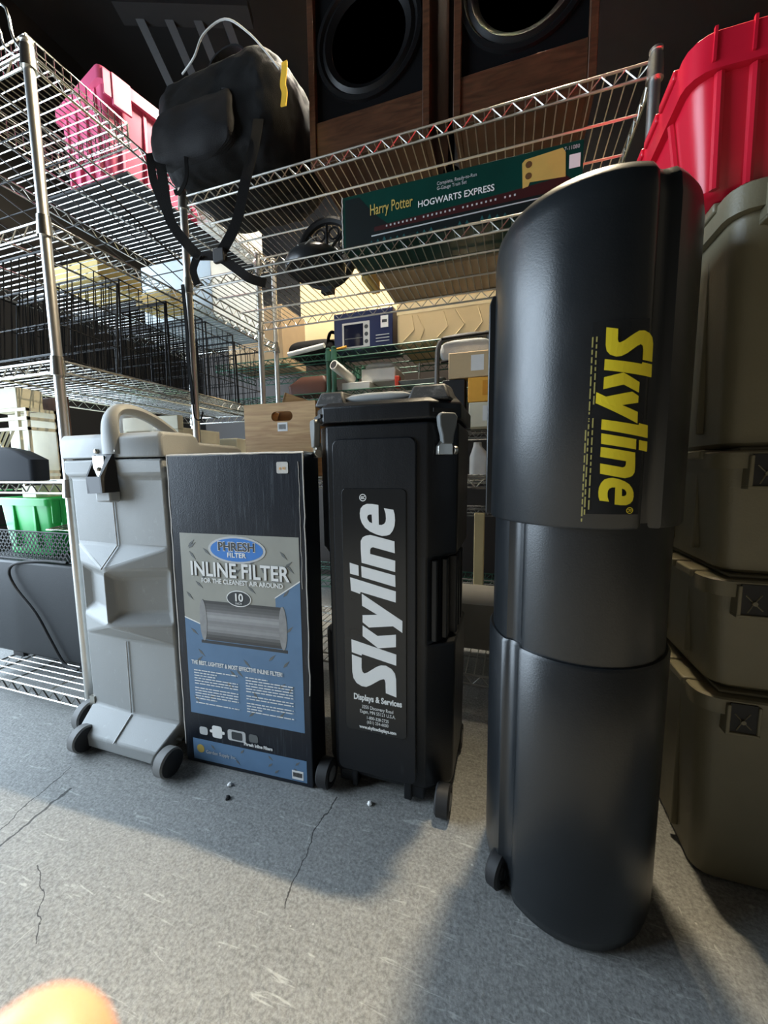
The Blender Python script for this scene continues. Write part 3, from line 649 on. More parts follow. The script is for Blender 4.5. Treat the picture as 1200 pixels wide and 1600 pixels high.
# ------------------------------------------------------------------ loudspeakers on top of the back shelf
def speaker(x0, x1, label):
    t = thing('loudspeaker', label, 'loudspeaker', ((x0+x1)/2, 1.48, 1.830), 'loudspeakers on the back shelf')
    y0, y1, z0, z1 = 1.285, 1.68, 1.830, 2.75; th = .022; zb = 1.965
    mb = MB().box(x0, x0+th, y0, y1, z0, z1).box(x1-th, x1, y0, y1, z0, z1).box(x0+th, x1-th, y0, y1, z1-th, z1).box(x0+th, x1-th, y0, y1, z0, z0+th).box(x0+th, x1-th, y1-.015, y1, z0+th, z1-th)
    obj('cabinet', mb, walnut, t, .002)
    obj('kick_board', MB().box(x0+th, x1-th, y0+.006, y0+.03, z0+th, zb), walnut, t, .002)
    obj('baffle', MB().box(x0+th, x1-th, y0+.02, y0+.045, zb, z1-th), grille, t)
    cx, cz = (x0+x1)/2-.0, zb+.21
    w_ = obj('woofer', MB().disc_stack((cx, y0+.02, cz), (0, -1, 0), [(0, .181), (.010, .179), (.012, .166), (.004, .158), (.011, .146), (.004, .132), (-.05, .05), (-.05, .045)], 40), cone, t)
    obj('dust_cap', MB().disc_stack((cx, y0+.02, cz), (0, -1, 0), [(-.05, .052), (-.036, .045), (-.028, .025), (-.026, .004)], 28), cone, w_)
    obj('tweeter', MB().disc_stack((cx, y0+.02, cz+.34), (0, -1, 0), [(0, .06), (.008, .058), (.008, .05), (-.006, .02), (.004, .004)], 24), cone, t)
speaker(-.672, -.262, 'left wooden loudspeaker with black woofer, nearer the black bag')
speaker(-.19, .197, 'right wooden loudspeaker with black woofer, nearer the red tote')
# dark plinth board between the speakers
tag(obj('stand_pole', MB().cyl((-.226, 1.5, 1.830), (-.226, 1.5, 2.7), .012, 10).cyl((-.226, 1.5, 1.830), (-.226, 1.5, 1.86), .03, 12), darkmetal), 'dark upright pole standing between the two loudspeakers', 'pole')
# ------------------------------------------------------------------ black bag on the corner
bg = thing('backpack', 'bulging black bag with dangling straps on the corner of the back shelf', 'bag', (-1.0, 1.3, 1.845))
random.seed(21); ringsb = []
for z, xa, xb, ya, yb in ((1.852, -1.17, -.84, 1.27, 1.54), (1.856, -1.23, -.80, 1.21, 1.58), (1.875, -1.262, -.75, 1.175, 1.60), (1.94, -1.268, -.715, 1.165, 1.61), (2.02, -1.268, -.70, 1.17, 1.60), (2.10, -1.30, -.705, 1.18, 1.59), (2.17, -1.29, -.735, 1.20, 1.57), (2.215, -1.25, -.79, 1.23, 1.53), (2.235, -1.12, -.90, 1.32, 1.47)):
    ringsb.append(rr((xa+xb)/2, (ya+yb)/2, (xb-xa)/2, (yb-ya)/2, min(.13, (yb-ya)/2-.01), z, 7))
bb = obj('body', MB().loft(ringsb), fabric, bg); sb = bb.modifiers.new('sub', 'SUBSURF'); sb.levels = sb.render_levels = 3
tex = bpy.data.textures.new('folds', 'CLOUDS'); tex.noise_scale = .16; tex.noise_depth = 3
dm = bb.modifiers.new('folds', 'DISPLACE'); dm.texture = tex; dm.strength = .05; dm.mid_level = .62; dm.texture_coords = 'LOCAL'
def wob(r_, a, ph): return [(x+a*math.sin(i*1.7+ph), y+a*math.cos(i*2.1+ph), z) for i, (x, y, z) in enumerate(r_)]
pk = obj('front_pocket', MB().loft([rr(-1.06, 1.20, .15, .03, .025, 1.868, 4), rr(-1.06, 1.18, .185, .035, .03, 1.90, 4), rr(-1.06, 1.178, .18, .035, .03, 1.97, 4), rr(-1.05, 1.19, .16, .025, .02, 2.05, 4), rr(-1.04, 1.21, .11, .012, .01, 2.09, 4)]), fabric2, bg)
sp_ = obj('side_pocket', MB().loft([rr(-1.245, 1.36, .02, .1, .018, 1.985, 4), rr(-1.285, 1.35, .035, .12, .03, 2.02, 4), rr(-1.285, 1.36, .03, .11, .025, 2.10, 4), rr(-1.27, 1.38, .02, .08, .015, 2.15, 4)]), fabric2, bg)
for q in (pk, sp_):
    q.modifiers.new('sub', 'SUBSURF').render_levels = 3; dm = q.modifiers.new('folds', 'DISPLACE'); dm.texture = tex; dm.strength = .03; dm.mid_level = .6; dm.texture_coords = 'LOCAL'
obj('piping', MB().tube(spline([(-1.14, 1.23, 2.205), (-1.05, 1.19, 2.195), (-.99, 1.17, 2.225), (-.90, 1.165, 2.235), (-.82, 1.165, 2.175), (-.755, 1.165, 2.10), (-.71, 1.17, 2.04)], 5), .0032, 6), greyfab, bg)
obj('grab_handle', MB().ribbon(spline([(-1.10, 1.3, 2.22), (-1.04, 1.3, 2.285), (-.95, 1.3, 2.29), (-.88, 1.3, 2.22)], 5), .03, .006, (0, 1, 0)), fabric2, bg)
st = [spline([(-1.225, 1.18, 1.93), (-1.19, 1.16, 1.85), (-1.175, 1.155, 1.75), (-1.145, 1.15, 1.66), (-1.05, 1.15, 1.55), (-1.01, 1.15, 1.535)], 5),
      spline([(-.80, 1.18, 1.93), (-.80, 1.15, 1.83), (-.83, 1.14, 1.73), (-.88, 1.15, 1.62), (-.945, 1.15, 1.54)], 5),
      spline([(-1.03, 1.148, 1.54), (-.96, 1.148, 1.525), (-.90, 1.15, 1.485), (-.84, 1.15, 1.44), (-.79, 1.17, 1.425)], 5),
      spline([(-1.04, 1.146, 1.545), (-1.065, 1.146, 1.50), (-1.05, 1.146, 1.45)], 4),
      spline([(-1.27, 1.19, 1.95), (-1.235, 1.165, 1.84), (-1.20, 1.16, 1.76), (-1.16, 1.155, 1.68)], 5), spline([(-1.09, 1.17, 1.89), (-1.08, 1.155, 1.80), (-1.115, 1.15, 1.755), (-1.135, 1.16, 1.78)], 5)]
for i, s in enumerate(st): obj('strap', MB().ribbon(s, (.034, .032, .03, .024, .028, .012)[i], .004, (1, .3, 0) if i != 2 else (.2, .2, 1)), fabric, bg)
obj('buckle', MB().box(-.975, -.93, 1.140, 1.156, 1.505, 1.55), rubber, bg, .004)
obj('zip_tag', MB().ribbon(spline([(-.692, 1.17, 2.055), (-.690, 1.165, 2.03), (-.697, 1.165, 1.99), (-.692, 1.165, 1.965), (-.695, 1.16, 1.925)], 4), .019, .004, (1, 0, 0)), mat('amber_webbing', (.85, .50, .04), .6), bg)['label'] = 'amber zip pull tag'
# ------------------------------------------------------------------ things on the back shelf, second deck (top at 1.535)
ZB = 1.531
tb = thing('train_set_carton', 'long dark green carton with white lettering and a yellow scroll on the back shelf', 'carton', (-.19, 1.34, ZB))
x0, x1, yf, z0, z1 = -.552, .172, 1.272, ZB, 1.700
obj('body', MB().box(x0, x1, yf, yf+.17, z0, z1), boxgreen, tb, .002)
def tbp(name, poly, lvl, m, lab=None):
    o = obj(name, MB().prism(poly, yf-.0004*lvl, yf), m, tb, smooth=False)
    if lab: o['label'] = lab
tbp('dark_print', [(x0+.01, z0), (x1, z0), (x1, z0+.058), (x0+.17, z0+.05), (x0+.11, z0+.10), (x0+.06, z1-.01), (x0+.01, z1-.01)], 1, mat('black_ink', (.010, .014, .014), .35))
tbp('train_picture', [(-.44, z0+.044), (.10, z0+.050), (.145, z0+.07), (.13, z0+.085), (-.02, z0+.075), (-.44, z0+.058)], 2, mat('maroon_ink', (.045, .010, .010), .4), 'dark red painted train')
mb = MB()
for k in range(30):
    if k % 9 == 8: continue
    x = -.40+k*.0135; z = z0+.0515+.0003*k; mb.prism([(x, z), (x+.005, z), (x+.005, z+.0055), (x, z+.0055)], yf-.0014, yf-.001)
obj('carriage_window', mb, silver_ink, tb, smooth=False)['kind'] = 'stuff'
tbp('rail_picture', [(-.45, z0+.030), (.14, z0+.040), (.14, z0+.043), (-.45, z0+.034)], 3, silver_ink)
mb = MB(); random.seed(11)
for k in range(26): x = -.46+k*.022; h_ = random.uniform(.008, .022); mb.prism([(x, z0+.004), (x+.02, z0+.004), (x+.01, z0+.004+h_)], yf-.0014, yf-.001)
obj('tree_picture', mb, mat('teal_ink', (.02, .10, .10), .4), tb, smooth=False)['kind'] = 'stuff'
tbp('scroll', [(.015, z0+.075), (.03, z0+.078), (.034, z0+.088), (.128, z0+.082), (.126, z0+.145), (.118, z0+.158), (.02, z0+.150), (.012, z0+.142)], 3, parch, 'yellow scroll print')
for zz in (.135, .105): tbp('scroll_seal', ellp(.03, z0+zz, .009, .009, 14), 4, mat('brown_ink', (.12, .06, .02), .5))
tbp('barcode_label', [(.136, z0+.10), (.164, z0+.10), (.164, z0+.135), (.136, z0+.135)], 3, white_ink, 'white barcode label')
text('lettering', 'Harry Potter', .047, parch, tb, frontM(-.455, yf-.0016, z0+.095), 'LEFT', .0002, .0002, .58)
text('lettering', 'HOGWARTS EXPRESS', .026, white_ink, tb, frontM(-.295, yf-.0016, z0+.087), 'LEFT', .0003, .0002, .92)
text('lettering', 'Complete, Ready-to-Run\nG-Gauge Train Set', .014, silver_ink, tb, frontM(-.235, yf-.0016, z0+.138), 'LEFT', 0, .0002, .85)
text('lettering', '7-11080', .014, silver_ink, tb, frontM(.122, yf-.0016, z0+.148), 'LEFT', 0, .0002, .85)
mb = MB(); worn(mb, (x0, yf, z0), (x0, yf, z1), .0022, 14); obj('worn_edge', mb, edge_white, tb)
hl = thing('helmet', 'black domed helmet beside the green train carton', 'helmet', (-.70, 1.36, ZB))
obj('shell', MB().disc_stack((-.70, 1.36, ZB), (0, 0, 1), [(0, .108), (.02, .112), (.042, .104), (.062, .084), (.076, .053), (.082, .02), (.083, .002)], 32), mat('helmet_black', (.02, .022, .024), .28), hl)
obj('crest_line', MB().tube([( -.70+.1*math.sin(a)*.9, 1.36-.106*math.cos(a)*.96+.0, ZB+.028+.05*abs(math.sin(a*1.6))**.8) for a in [x*.12-.2 for x in range(9)]], .002, 5), greyfab, hl)
wl = thing('ornate_wheel', 'black ornamental wheel with open scrollwork standing behind the helmet', 'wheel', (-.72, 1.52, ZB))
def ringpts(cx, cy, cz, r, n=36): return [(cx+r*math.cos(2*PI*i/n), cy, cz+r*math.sin(2*PI*i/n)) for i in range(n)]
wc = (-.735, 1.53, ZB+.155)
obj('rim', MB().tube(ringpts(*wc, .125), .016, 8, True).box(-.76, -.71, 1.515, 1.545, ZB, ZB+.025), black_wire, wl); mb = MB().disc_stack(wc, (0, -1, 0), [(-.01, .025), (.012, .025), (.018, .012)], 14)
for a in range(8):
    c, s_ = math.cos(a*PI/4), math.sin(a*PI/4); mb.tube([(wc[0]+.02*c, wc[1], wc[2]+.02*s_), (wc[0]+.12*c, wc[1], wc[2]+.12*s_)], .006, 6)
    mb.tube(ringpts(wc[0]+.08*math.cos(a*PI/4+.39), wc[1], wc[2]+.08*math.sin(a*PI/4+.39), .022, 12), .004, 5, True)
obj('scrollwork', mb, black_wire, wl)
tag(obj('foam_block', MB().box(-.545, -.53, 1.46, 1.6, ZB, ZB+.10).box(-.565, -.545, 1.47, 1.6, ZB, ZB+.09), yellowc, bevel=.004, loc=(-.58, 1.5, ZB)), 'pale yellow foam piece between the helmet and the train carton', 'foam')
tag(obj('cardboard_sheet', MB().box(-.50, .28, 1.46, 1.72, ZB, ZB+.02), card2, loc=(-.1, 1.6, ZB), bevel=.002), 'flat brown cardboard sheet lying on the deck behind the train carton', 'cardboard')
cbx = thing('cardboard_box', 'small cardboard box at the right end of the back shelf', 'box', (.24, 1.4, ZB))
obj('body', MB().box(.185, .285, 1.33, 1.45, ZB, ZB+.105), card, cbx, .003); obj('tape', MB().box(.225, .245, 1.3292, 1.45, ZB+.06, ZB+.1055), mat('parcel_tape', (.5, .36, .16), .3), cbx)
# ------------------------------------------------------------------ wooden crate on the lower deck of the back shelf
wc_ = thing('wooden_crate', 'light wooden crate with oval hand hole between the two black fronted boxes', 'crate', (-.82, 1.38, .782))
cx0, cx1, cz0, cz1, cy0, cy1 = -.972, -.668, .782, 1.052, 1.27, 1.50
hole = rpoly(-.852, -.762, .985, 1.02, .0165, 6)
me = filled([[(cx0, cz0), (cx1, cz0), (cx1, cz1), (cx0, cz1)], hole], .007); me.transform(Matrix.Translation(-ORG[wc_.name]) @ frontM(0, cy0, 0))
o = link('front_board', me, oak, wc_); ORG[o.name] = ORG[wc_.name]
obj('side_board', MB().box(cx0, cx0+.012, cy0+.007, cy1, cz0, cz1), oak, wc_, .002); obj('side_board', MB().box(cx1-.012, cx1, cy0+.007, cy1, cz0, cz1), oak, wc_, .002)
obj('back_board', MB().box(cx0+.012, cx1-.012, cy1-.012, cy1, cz0, cz1), oak, wc_, .002); obj('base_board', MB().box(cx0+.012, cx1-.012, cy0+.007, cy1-.012, cz0, cz0+.01), oak, wc_)
st_ = obj('barcode_label', MB().box(-.826, -.784, cy0-.0078, cy0-.0072, .948, .98), white_ink, wc_); st_['label'] = 'white barcode sticker'
mb = MB()
for k in range(11): x = -.821+k*.0028; mb.box(x, x+.0014, cy0-.0082, cy0-.0078, .955, .973)
obj('barcode', mb, dark_ink, st_)
tag(obj('wooden_scoop', MB(Matrix.Translation((-.785, 1.37, 1.0)) @ Matrix.Rotation(.35, 4, 'Y') @ Matrix.Rotation(.3, 4, 'Z')).box(-.09, .09, -.012, .0, -.03, .08).box(-.09, .09, .05, .062, -.03, .08).box(-.09, -.078, -.012, .062, -.03, .08), oak, bevel=.003, loc=(-.785, 1.37, 1.0)), 'small open wooden tray leaning in the wooden crate', 'tray')
# ------------------------------------------------------------------ rear green shelves: decks 1.243 and 1.455
Z1, Z2 = 1.456, 1.244
ov = thing('oven_carton', 'navy blue carton printed with a toaster oven', 'carton', (-.76, 2.15, Z2))
OX0, OX1, OY, OZ0, OZ1 = -.945, -.605, 2.03, Z1, 1.655
ov.location = (-.76, 2.15, Z1); ORG[ov.name] = Vector((-.76, 2.15, Z1))
obj('body', MB().box(OX0, OX1, OY, OY+.22, OZ0, OZ1), navy, ov, .003)
def ovp(n, p, l, m, lab=None):
    o = obj(n, MB().prism(p, OY-.0005*l, OY), m, ov, smooth=False)
    if lab: o['label'] = lab
ovp('oven_picture', [(-.895, Z1+.012), (-.735, Z1+.012), (-.735, Z1+.145), (-.895, Z1+.145)], 1, silver_ink, 'printed oven front'); ovp('oven_picture', [(-.885, Z1+.02), (-.772, Z1+.02), (-.772, Z1+.135), (-.885, Z1+.135)], 2, glassd)
for k in range(3): ovp('oven_knob_picture', ellp(-.754, Z1+.04+k*.038, .011, .011, 14), 2, dark_ink)
ovp('oven_rack_picture', [(-.88, Z1+.06), (-.776, Z1+.06), (-.776, Z1+.063), (-.88, Z1+.063)], 3, mid_ink); ovp('printed_panel', [(-.672, Z1+.10), (-.63, Z1+.10), (-.63, Z1+.16), (-.672, Z1+.16)], 2, white_ink); ovp('printed_panel', [(-.665, Z1+.125), (-.637, Z1+.125), (-.637, Z1+.14), (-.665, Z1+.14)], 3, dark_ink)
for k in range(3): ovp('print_line', [(-.70, Z1+.03+k*.016), (-.625, Z1+.03+k*.016), (-.625, Z1+.034+k*.016), (-.70, Z1+.034+k*.016)], 2, silver_ink)
lc = thing('cardboard_carton', 'large pale cardboard carton filling the rear shelf under the train set', 'carton', (-.2, 2.2, Z1))
obj('body', MB().box(-.585, .35, 2.04, 2.42, Z1, 1.79), cardy, lc, .012); obj('tape', MB().box(-.586, .351, 2.0395, 2.4, 1.61, 1.66), mat('pale_tape', (.8, .66, .4), .35), lc)
mb = MB(); random.seed(2)
for k in range(7): x = -.55+k*.09; mb.tube([(x, 2.0405, Z1+.02), (x+random.uniform(.02, .06), 2.0405, Z1+.07), (x+random.uniform(-.02, .05), 2.0405, 1.60)], .003, 5)
obj('crease', mb, cardy, lc)
df = thing('duffel_bag', 'black duffel bag on the rear left green shelf beside the oven carton', 'bag', (-1.1, 2.2, Z1))
o = obj('body', MB().loft([rr(-1.11, 2.18, .15, .13, .06, Z1, 4), rr(-1.11, 2.18, .165, .15, .07, Z1+.04, 4), rr(-1.11, 2.18, .155, .14, .07, Z1+.085, 4), rr(-1.11, 2.18, .10, .09, .05, Z1+.105, 4)]), fabric2, df); o.modifiers.new('sub', 'SUBSURF').render_levels = 2
obj('strap', MB().ribbon(spline([(-1.0, 2.06, Z1+.03), (-.985, 2.05, Z1+.10), (-.965, 2.08, Z1+.12), (-.95, 2.2, Z1+.08)], 5), .03, .004, (0, 1, 0)), fabric, df)
tag(obj('rolled_paper', MB(Matrix.Translation((-1.12, 2.0, Z1+.018)) @ Matrix.Rotation(-.12, 4, 'Y')).disc_stack((0, 0, 0), (1, 0, 0), [(-.10, .013), (.13, .013), (.13, .010), (.05, .009)], 16), whitec, loc=(-1.09, 2.025, Z1)), 'rolled white paper in front of the black duffel bag', 'paper')
tag(obj('orange_rod', MB().cyl((-.97, 2.02, Z1+.006), (-.87, 2.025, Z1+.022), .006, 8), orangec, loc=(-.92, 2.02, Z1)), 'thin orange rod lying in front of the navy oven carton', 'rod')
# white plumbing pile
pv = thing('pvc_pipe', 'short white plastic pipe pointing up, on the shelf above the black case', 'pipe', (-.93, 2.08, Z2))
obj('pipe', MB().tube([(-.862, 2.08, Z2+.068), (-.905, 1.93, Z2+.118)], .026, 20), whitep, pv)
d_ = (Vector((-.905, 1.93, Z2+.118))-Vector((-.862, 2.08, Z2+.068))).normalized(); e_ = Vector((-.905, 1.93, Z2+.118))
obj('bore', MB().disc_stack(e_+d_*.0005, d_, [(0, .020), (.0008, .020)], 20), rubber, pv)['label'] = 'dark open end'
tag(obj('foam_carton', MB().box(-.80, -.60, 2.06, 2.26, Z2+.042, Z2+.115), whitep, bevel=.008, loc=(-.72, 2.15, Z2)), 'white foam carton lying on the rear shelf behind the black case lid', 'box')
tag(obj('foam_slab', MB().box(-.90, -.735, 2.02, 2.24, Z2, Z2+.04), whitep, bevel=.004, loc=(-.82, 2.1, Z2)), 'flat white foam slab under the foam carton', 'foam')
o = tag(obj('plastic_bag', MB().loft([rr(-.70, 2.16, .09, .07, .03, Z2+.116, 4), rr(-.70, 2.16, .10, .08, .04, Z2+.14, 4), rr(-.71, 2.16, .05, .05, .03, Z2+.165, 4)]), clearp, loc=(-.7, 2.16, Z2+.116)), 'crumpled clear plastic bag on the white foam carton', 'bag'); o.modifiers.new('sub', 'SUBSURF').render_levels = 2
tag(obj('red_tin', MB().box(-.60, -.575, 2.04, 2.08, Z2, Z2+.06), mat('red_tin', (.6, .05, .02), .4), bevel=.004, loc=(-.59, 2.06, Z2)), 'small red tin beside the white foam carton', 'tin')
tag(obj('grey_tray', MB().loft([rr(-.46, 2.12, .10, .07, .02, Z2, 4), rr(-.46, 2.12, .13, .085, .02, Z2+.03, 4), rr(-.46, 2.12, .125, .08, .02, Z2+.032, 4), rr(-.46, 2.12, .10, .07, .02, Z2+.01, 4)]), grey_steel, loc=(-.46, 2.12, Z2)), 'shallow grey tray right of the red tin', 'tray')
tag(obj('lamp_rod', MB().cyl((-.50, 2.2, Z2), (-.50, 2.2, Z2+.16), .004, 8).disc_stack((-.50, 2.2, Z2), (0, 0, 1), [(0, .02), (.01, .02), (.02, .006)], 12), metal, loc=(-.5, 2.2, Z2)), 'thin metal rod on a small base behind the grey tray', 'rod')
mb = MB(Matrix.Translation((-1.12, 2.1, Z2)))
tag(obj('brown_bag', mb.loft([rr(0, 0, .13, .07, .03, 0, 4), rr(0, 0, .135, .075, .03, .05, 4), rr(.02, 0, .08, .05, .02, .10, 4)]), mat('brown_leather', (.14, .05, .03), .5), loc=(-1.12, 2.1, Z2)), 'brown leather bag on the rear left green shelf', 'bag')
# folding chair with grey fabric, boxes on the grey steel shelf in the gap
wire_shelf('steel_shelf', 'grey steel shelf seen in the gap between the black case and the tall oval case', -.42, .45, 1.86, 1.98, [.24, .62, .75, .985], 1.0, grey_steel, grey_steel, 'x', .05, (0, 0, 1, 1))
ch = thing('folding_seat', 'folded grey fabric seat with black tubular frame hung by the orange carton', 'seat', (-.25, 1.9, .987))
obj('frame', MB().tube(spline([(-.345, 1.90, .987), (-.345, 1.90, 1.3), (-.335, 1.90, 1.395), (-.29, 1.9, 1.42), (-.14, 1.9, 1.42), (-.10, 1.9, 1.38), (-.10, 1.9, .987)], 5), .012, 8), mat('seat_frame', (.10, .10, .10), .4), ch)
o = obj('fabric_sling', MB().loft([rr(-.21, 1.90, .115, .022, .02, 1.30, 4), rr(-.21, 1.895, .12, .03, .02, 1.35, 4), rr(-.21, 1.90, .115, .02, .015, 1.41, 4)]), greyfab, ch); o.modifiers.new('sub', 'SUBSURF').render_levels = 2
obj('edge_tape', MB().tube([(-.32, 1.868, 1.305), (-.10, 1.868, 1.315)], .006, 6).tube([(-.32, 1.872, 1.41), (-.10, 1.872, 1.415)], .006, 6), fabric, ch)
def sbox(name, label, m, x0, x1, y0, y1, z0, z1, cat='box', bev=.003, tape=None, grp=None):
    t = thing(name, label, cat, ((x0+x1)/2, (y0+y1)/2, z0), grp); obj('body', MB().box(x0, x1, y0, y1, z0, z1), m, t, bev)
    if tape: obj('paper_label', MB().box(x0+(x1-x0)*.5, x0+(x1-x0)*.78, y0-.0006, y0+.001, z0+(z1-z0)*.25, z0+(z1-z0)*.85), tape, t)
    return t
sbox('cardboard_box', 'brown cardboard box with white label above the orange carton', card, -.272, -.075, 1.78, 1.86, 1.205, 1.315, tape=whitec)
sbox('cardboard_carton', 'dark crate under the labelled cardboard box, behind the black case', rubber, -.30, -.2, 1.79, 1.88, .988, 1.203)
sbox('orange_carton', 'orange carton with small print in the gap between the black cases', orangec, -.185, -.06, 1.78, 1.88, 1.098, 1.203, tape=mat('orange_print', (.7, .28, .02), .5))
sbox('pale_carton', 'pale cream carton under the orange carton', creamp, -.18, -.06, 1.78, 1.88, .988, 1.096, tape=whitec)
tag(obj('white_jug', MB().loft([rr(-.135, 1.92, .05, .05, .03, .753, 5), rr(-.135, 1.92, .05, .05, .03, .86, 5), rr(-.15, 1.92, .02, .02, .015, .91, 5), rr(-.15, 1.92, .018, .018, .015, .93, 5)]), whitep, loc=(-.135, 1.92, .753)), 'white plastic jug on the grey steel shelf in the gap', 'jug')
tag(obj('timber_post', MB().box(-.15, -.105, 1.80, 1.84, 0, .60), mat('pale_timber', (.72, .6, .32), .6), bevel=.003, loc=(-.13, 1.82, 0)), 'pale upright timber leaning in the gap between the black cases', 'timber')
tag(obj('grey_bin', MB().loft([rr(-.2, 1.55, .16, .12, .02, .123, 4), rr(-.2, 1.55, .17, .13, .02, .30, 4)]), mat('taupe_plastic', (.28, .26, .22), .5), loc=(-.2, 1.55, .123)), 'taupe storage bin low on the back shelf behind the black case', 'bin')
# ------------------------------------------------------------------ things on the left shelf unit
def grid_panel(name, label, M_, w_, l_, nw, nl, m, cat, r=.0022, grp=None):
    mb = MB(M_)
    mb.tube([(0, 0, 0), (w_, 0, 0), (w_, l_, 0), (0, l_, 0)], r*1.6, 6, True); o = None
    t = thing(name, label, cat, M_ @ Vector((w_/2, l_/2, 0)), grp); obj('frame', mb, m, t)
    mb = MB(M_)
    for i in range(1, nw): x = w_*i/nw; mb.tube([(x, 0, 0), (x, l_, 0)], r, 5)
    for i in range(1, nl): y = l_*i/nl; mb.tube([(0, y, .004), (w_, y, .004)], r, 5)
    obj('wire_grid', mb, m, t)['kind'] = 'stuff'; return t
def wire_basket(t, w_, l_, h_, m, px=.036, r=.0021, z0=0):
    A = [(0, 0), (w_, 0), (w_, l_), (0, l_)]
    fr = MB(t['_m'] if False else TM)
    for z in (0, h_): fr.tube([(a, b, z) for a, b in A], r*1.7, 6, True)
    for a, b in A: fr.tube([(a, b, 0), (a, b, h_)], r*1.7, 6)
    obj('frame', fr, m, t); mb = MB(TM)
    for (x0_, y0_), (x1_, y1_) in ((A[0], A[1]), (A[1], A[2]), (A[2], A[3]), (A[3], A[0])):
        L_ = math.hypot(x1_-x0_, y1_-y0_); n = int(L_/px)
        for i in range(1, n): f = i/n; p = (x0_+(x1_-x0_)*f, y0_+(y1_-y0_)*f); mb.tube([(p[0], p[1], 0), (p[0], p[1], h_)], r, 4)
        for z in (h_*.3, h_*.65): mb.tube([(x0_, y0_, z), (x1_, y1_, z)], r, 4)
    n = int(w_/px)
    for i in range(1, n): x = w_*i/n; mb.tube([(x, 0, 0), (x, l_, 0)], r, 4)
    obj('side_wires', mb, m, t)['kind'] = 'stuff'
BK = [('black wire basket nearest the left shelf corner post', .84, .20, .315, -.08), ('black wire basket second from the corner post on the left shelf', 1.06, .19, .325, -.04),
      ('black wire basket third from the corner post, behind the shelf upright', 1.27, .19, .335, 0), ('black wire basket fourth from the corner post', 1.48, .18, .33, 0), ('black wire basket furthest back on the left shelf', 1.68, .2, .30, .03)]
for i, (lb_, y, l_, h_, tl_) in enumerate(BK):
    t = thing('wire_basket', lb_, 'basket', (-1.6, y, 1.14), 'black wire baskets on the left shelf')
    TM = Matrix.Translation((-1.86, y, 1.141)) @ Matrix.Rotation(tl_, 4, 'X') @ Matrix.Translation((0, 0, .0 if tl_ <= 0 else .0)); TM = TM @ Matrix.Translation((0, 0, max(0, -tl_)*l_+.003))
    wire_basket(t, .535, l_, h_, black_wire)
    mb = MB(TM)      # divider frame inside
    for k in range(8): x = .03+k*.062; mb.tube([(x, l_*.5, 0), (x, l_*.5, h_*.9)], .002, 4)
    mb.tube([(.0, l_*.5, h_*.9), (.53, l_*.5, h_*.9)], .003, 5); obj('divider', mb, black_wire, t)['kind'] = 'stuff'
gp = Matrix.Translation((-1.87, .86, 1.80)) @ Matrix.Rotation(-.27, 4, 'X')
grid_panel('wire_grid_panel', 'black wire grid panel leaning under the top of the left shelf', gp, .55, .64, 7, 7, black_wire, 'grid panel')
# chrome basket on the very top
t = thing('wire_basket', 'chrome wire basket on top of the left shelf against the pink tote', 'basket', (-1.6, 1.0, 1.957))
TM = Matrix.Translation((-1.70, .86, 1.958)) @ Matrix.Rotation(-.02, 4, 'Z'); wire_basket(t, .37, .30, .075, chrome, .022, .0022)
obj('wire_handle', MB().tube(spline([(-1.34, .85, 1.985), (-1.37, .845, 2.03), (-1.40, .84, 2.12), (-1.6, .84, 2.13)], 4), .0035, 6).tube(spline([(-1.37, .85, 1.985), (-1.41, .845, 2.02), (-1.44, .84, 2.09), (-1.62, .84, 2.10)], 4), .003, 6), chrome, t)
# pink tote (rotated) on the top deck
def box_tote(name, label, m, X, w_, l_, h_, rim=.05, cat='tote', ribs=4):
    t = thing(name, label, cat, X @ Vector((w_/2, l_/2, 0))); tp = .018
    def ring(e, z): return rr(w_/2, l_/2, w_/2+e, l_/2+e, .02, z, 3)
    obj('body', MB(X).loft([ring(-tp, 0), ring(-.004, h_-rim)]), m, t)
    obj('rim', MB(X).loft([ring(-.006, h_-rim), ring(.014, h_-rim), ring(.014, h_-.004), ring(.010, h_), ring(-.004, h_), ring(-.006, h_-.02)]), m, t)
    for k in range(ribs):
        f = (k+.7)/(ribs+.4); obj('side_rib', MB(X).box(w_*f-.008, w_*f+.008, -.001, .02, .03, h_-rim), m, t, .003); obj('side_rib', MB(X).box(w_-.02, w_+.001, l_*f-.008, l_*f+.008, .03, h_-rim), m, t, .003)
    obj('lid_hinge', MB(X).box(w_+.012, w_+.022, .03, .10, h_-.12, h_-.005).box(w_+.012, w_+.018, .0, .03, h_-.1, h_-.01), m, t, .002)
    return t
thing_db = thing('dark_board', 'dark board under the pink tote on the top deck of the left shelf', 'board', (-1.66, 1.5, 1.957)); obj('panel', MB().box(-1.90, -1.44, 1.24, 1.78, 1.957, 1.965), darkmetal, thing_db)
X = Matrix.Translation((-1.90, 1.32, 1.966)) @ Matrix.Rotation(math.radians(-13), 4, 'Z')
box_tote('storage_tote', 'pink tote on the top deck of the left shelf, beside the black bag', pinkp, X, .37, .42, .39)
# cartons on the second deck
sbox('flat_carton', 'flat yellow carton on the second deck of the left shelf, near the corner post', yellowc, -1.72, -1.48, 1.12, 1.30, 1.527, 1.60)
sbox('flat_carton', 'flat yellow carton further back on the second deck of the left shelf', yellowc, -1.60, -1.40, 1.37, 1.50, 1.527, 1.585)
sbox('white_carton', 'pale blue-white carton behind the bag straps on the left shelf', mat('pale_blue_card', (.60, .68, .74), .6), -1.75, -1.33, 1.54, 1.94, 1.527, 1.80)
sbox('white_carton', 'white carton with a bright end behind the dangling strap, top of left shelf', whitec, -1.43, -1.33, 1.58, 1.95, 1.957, 2.10)
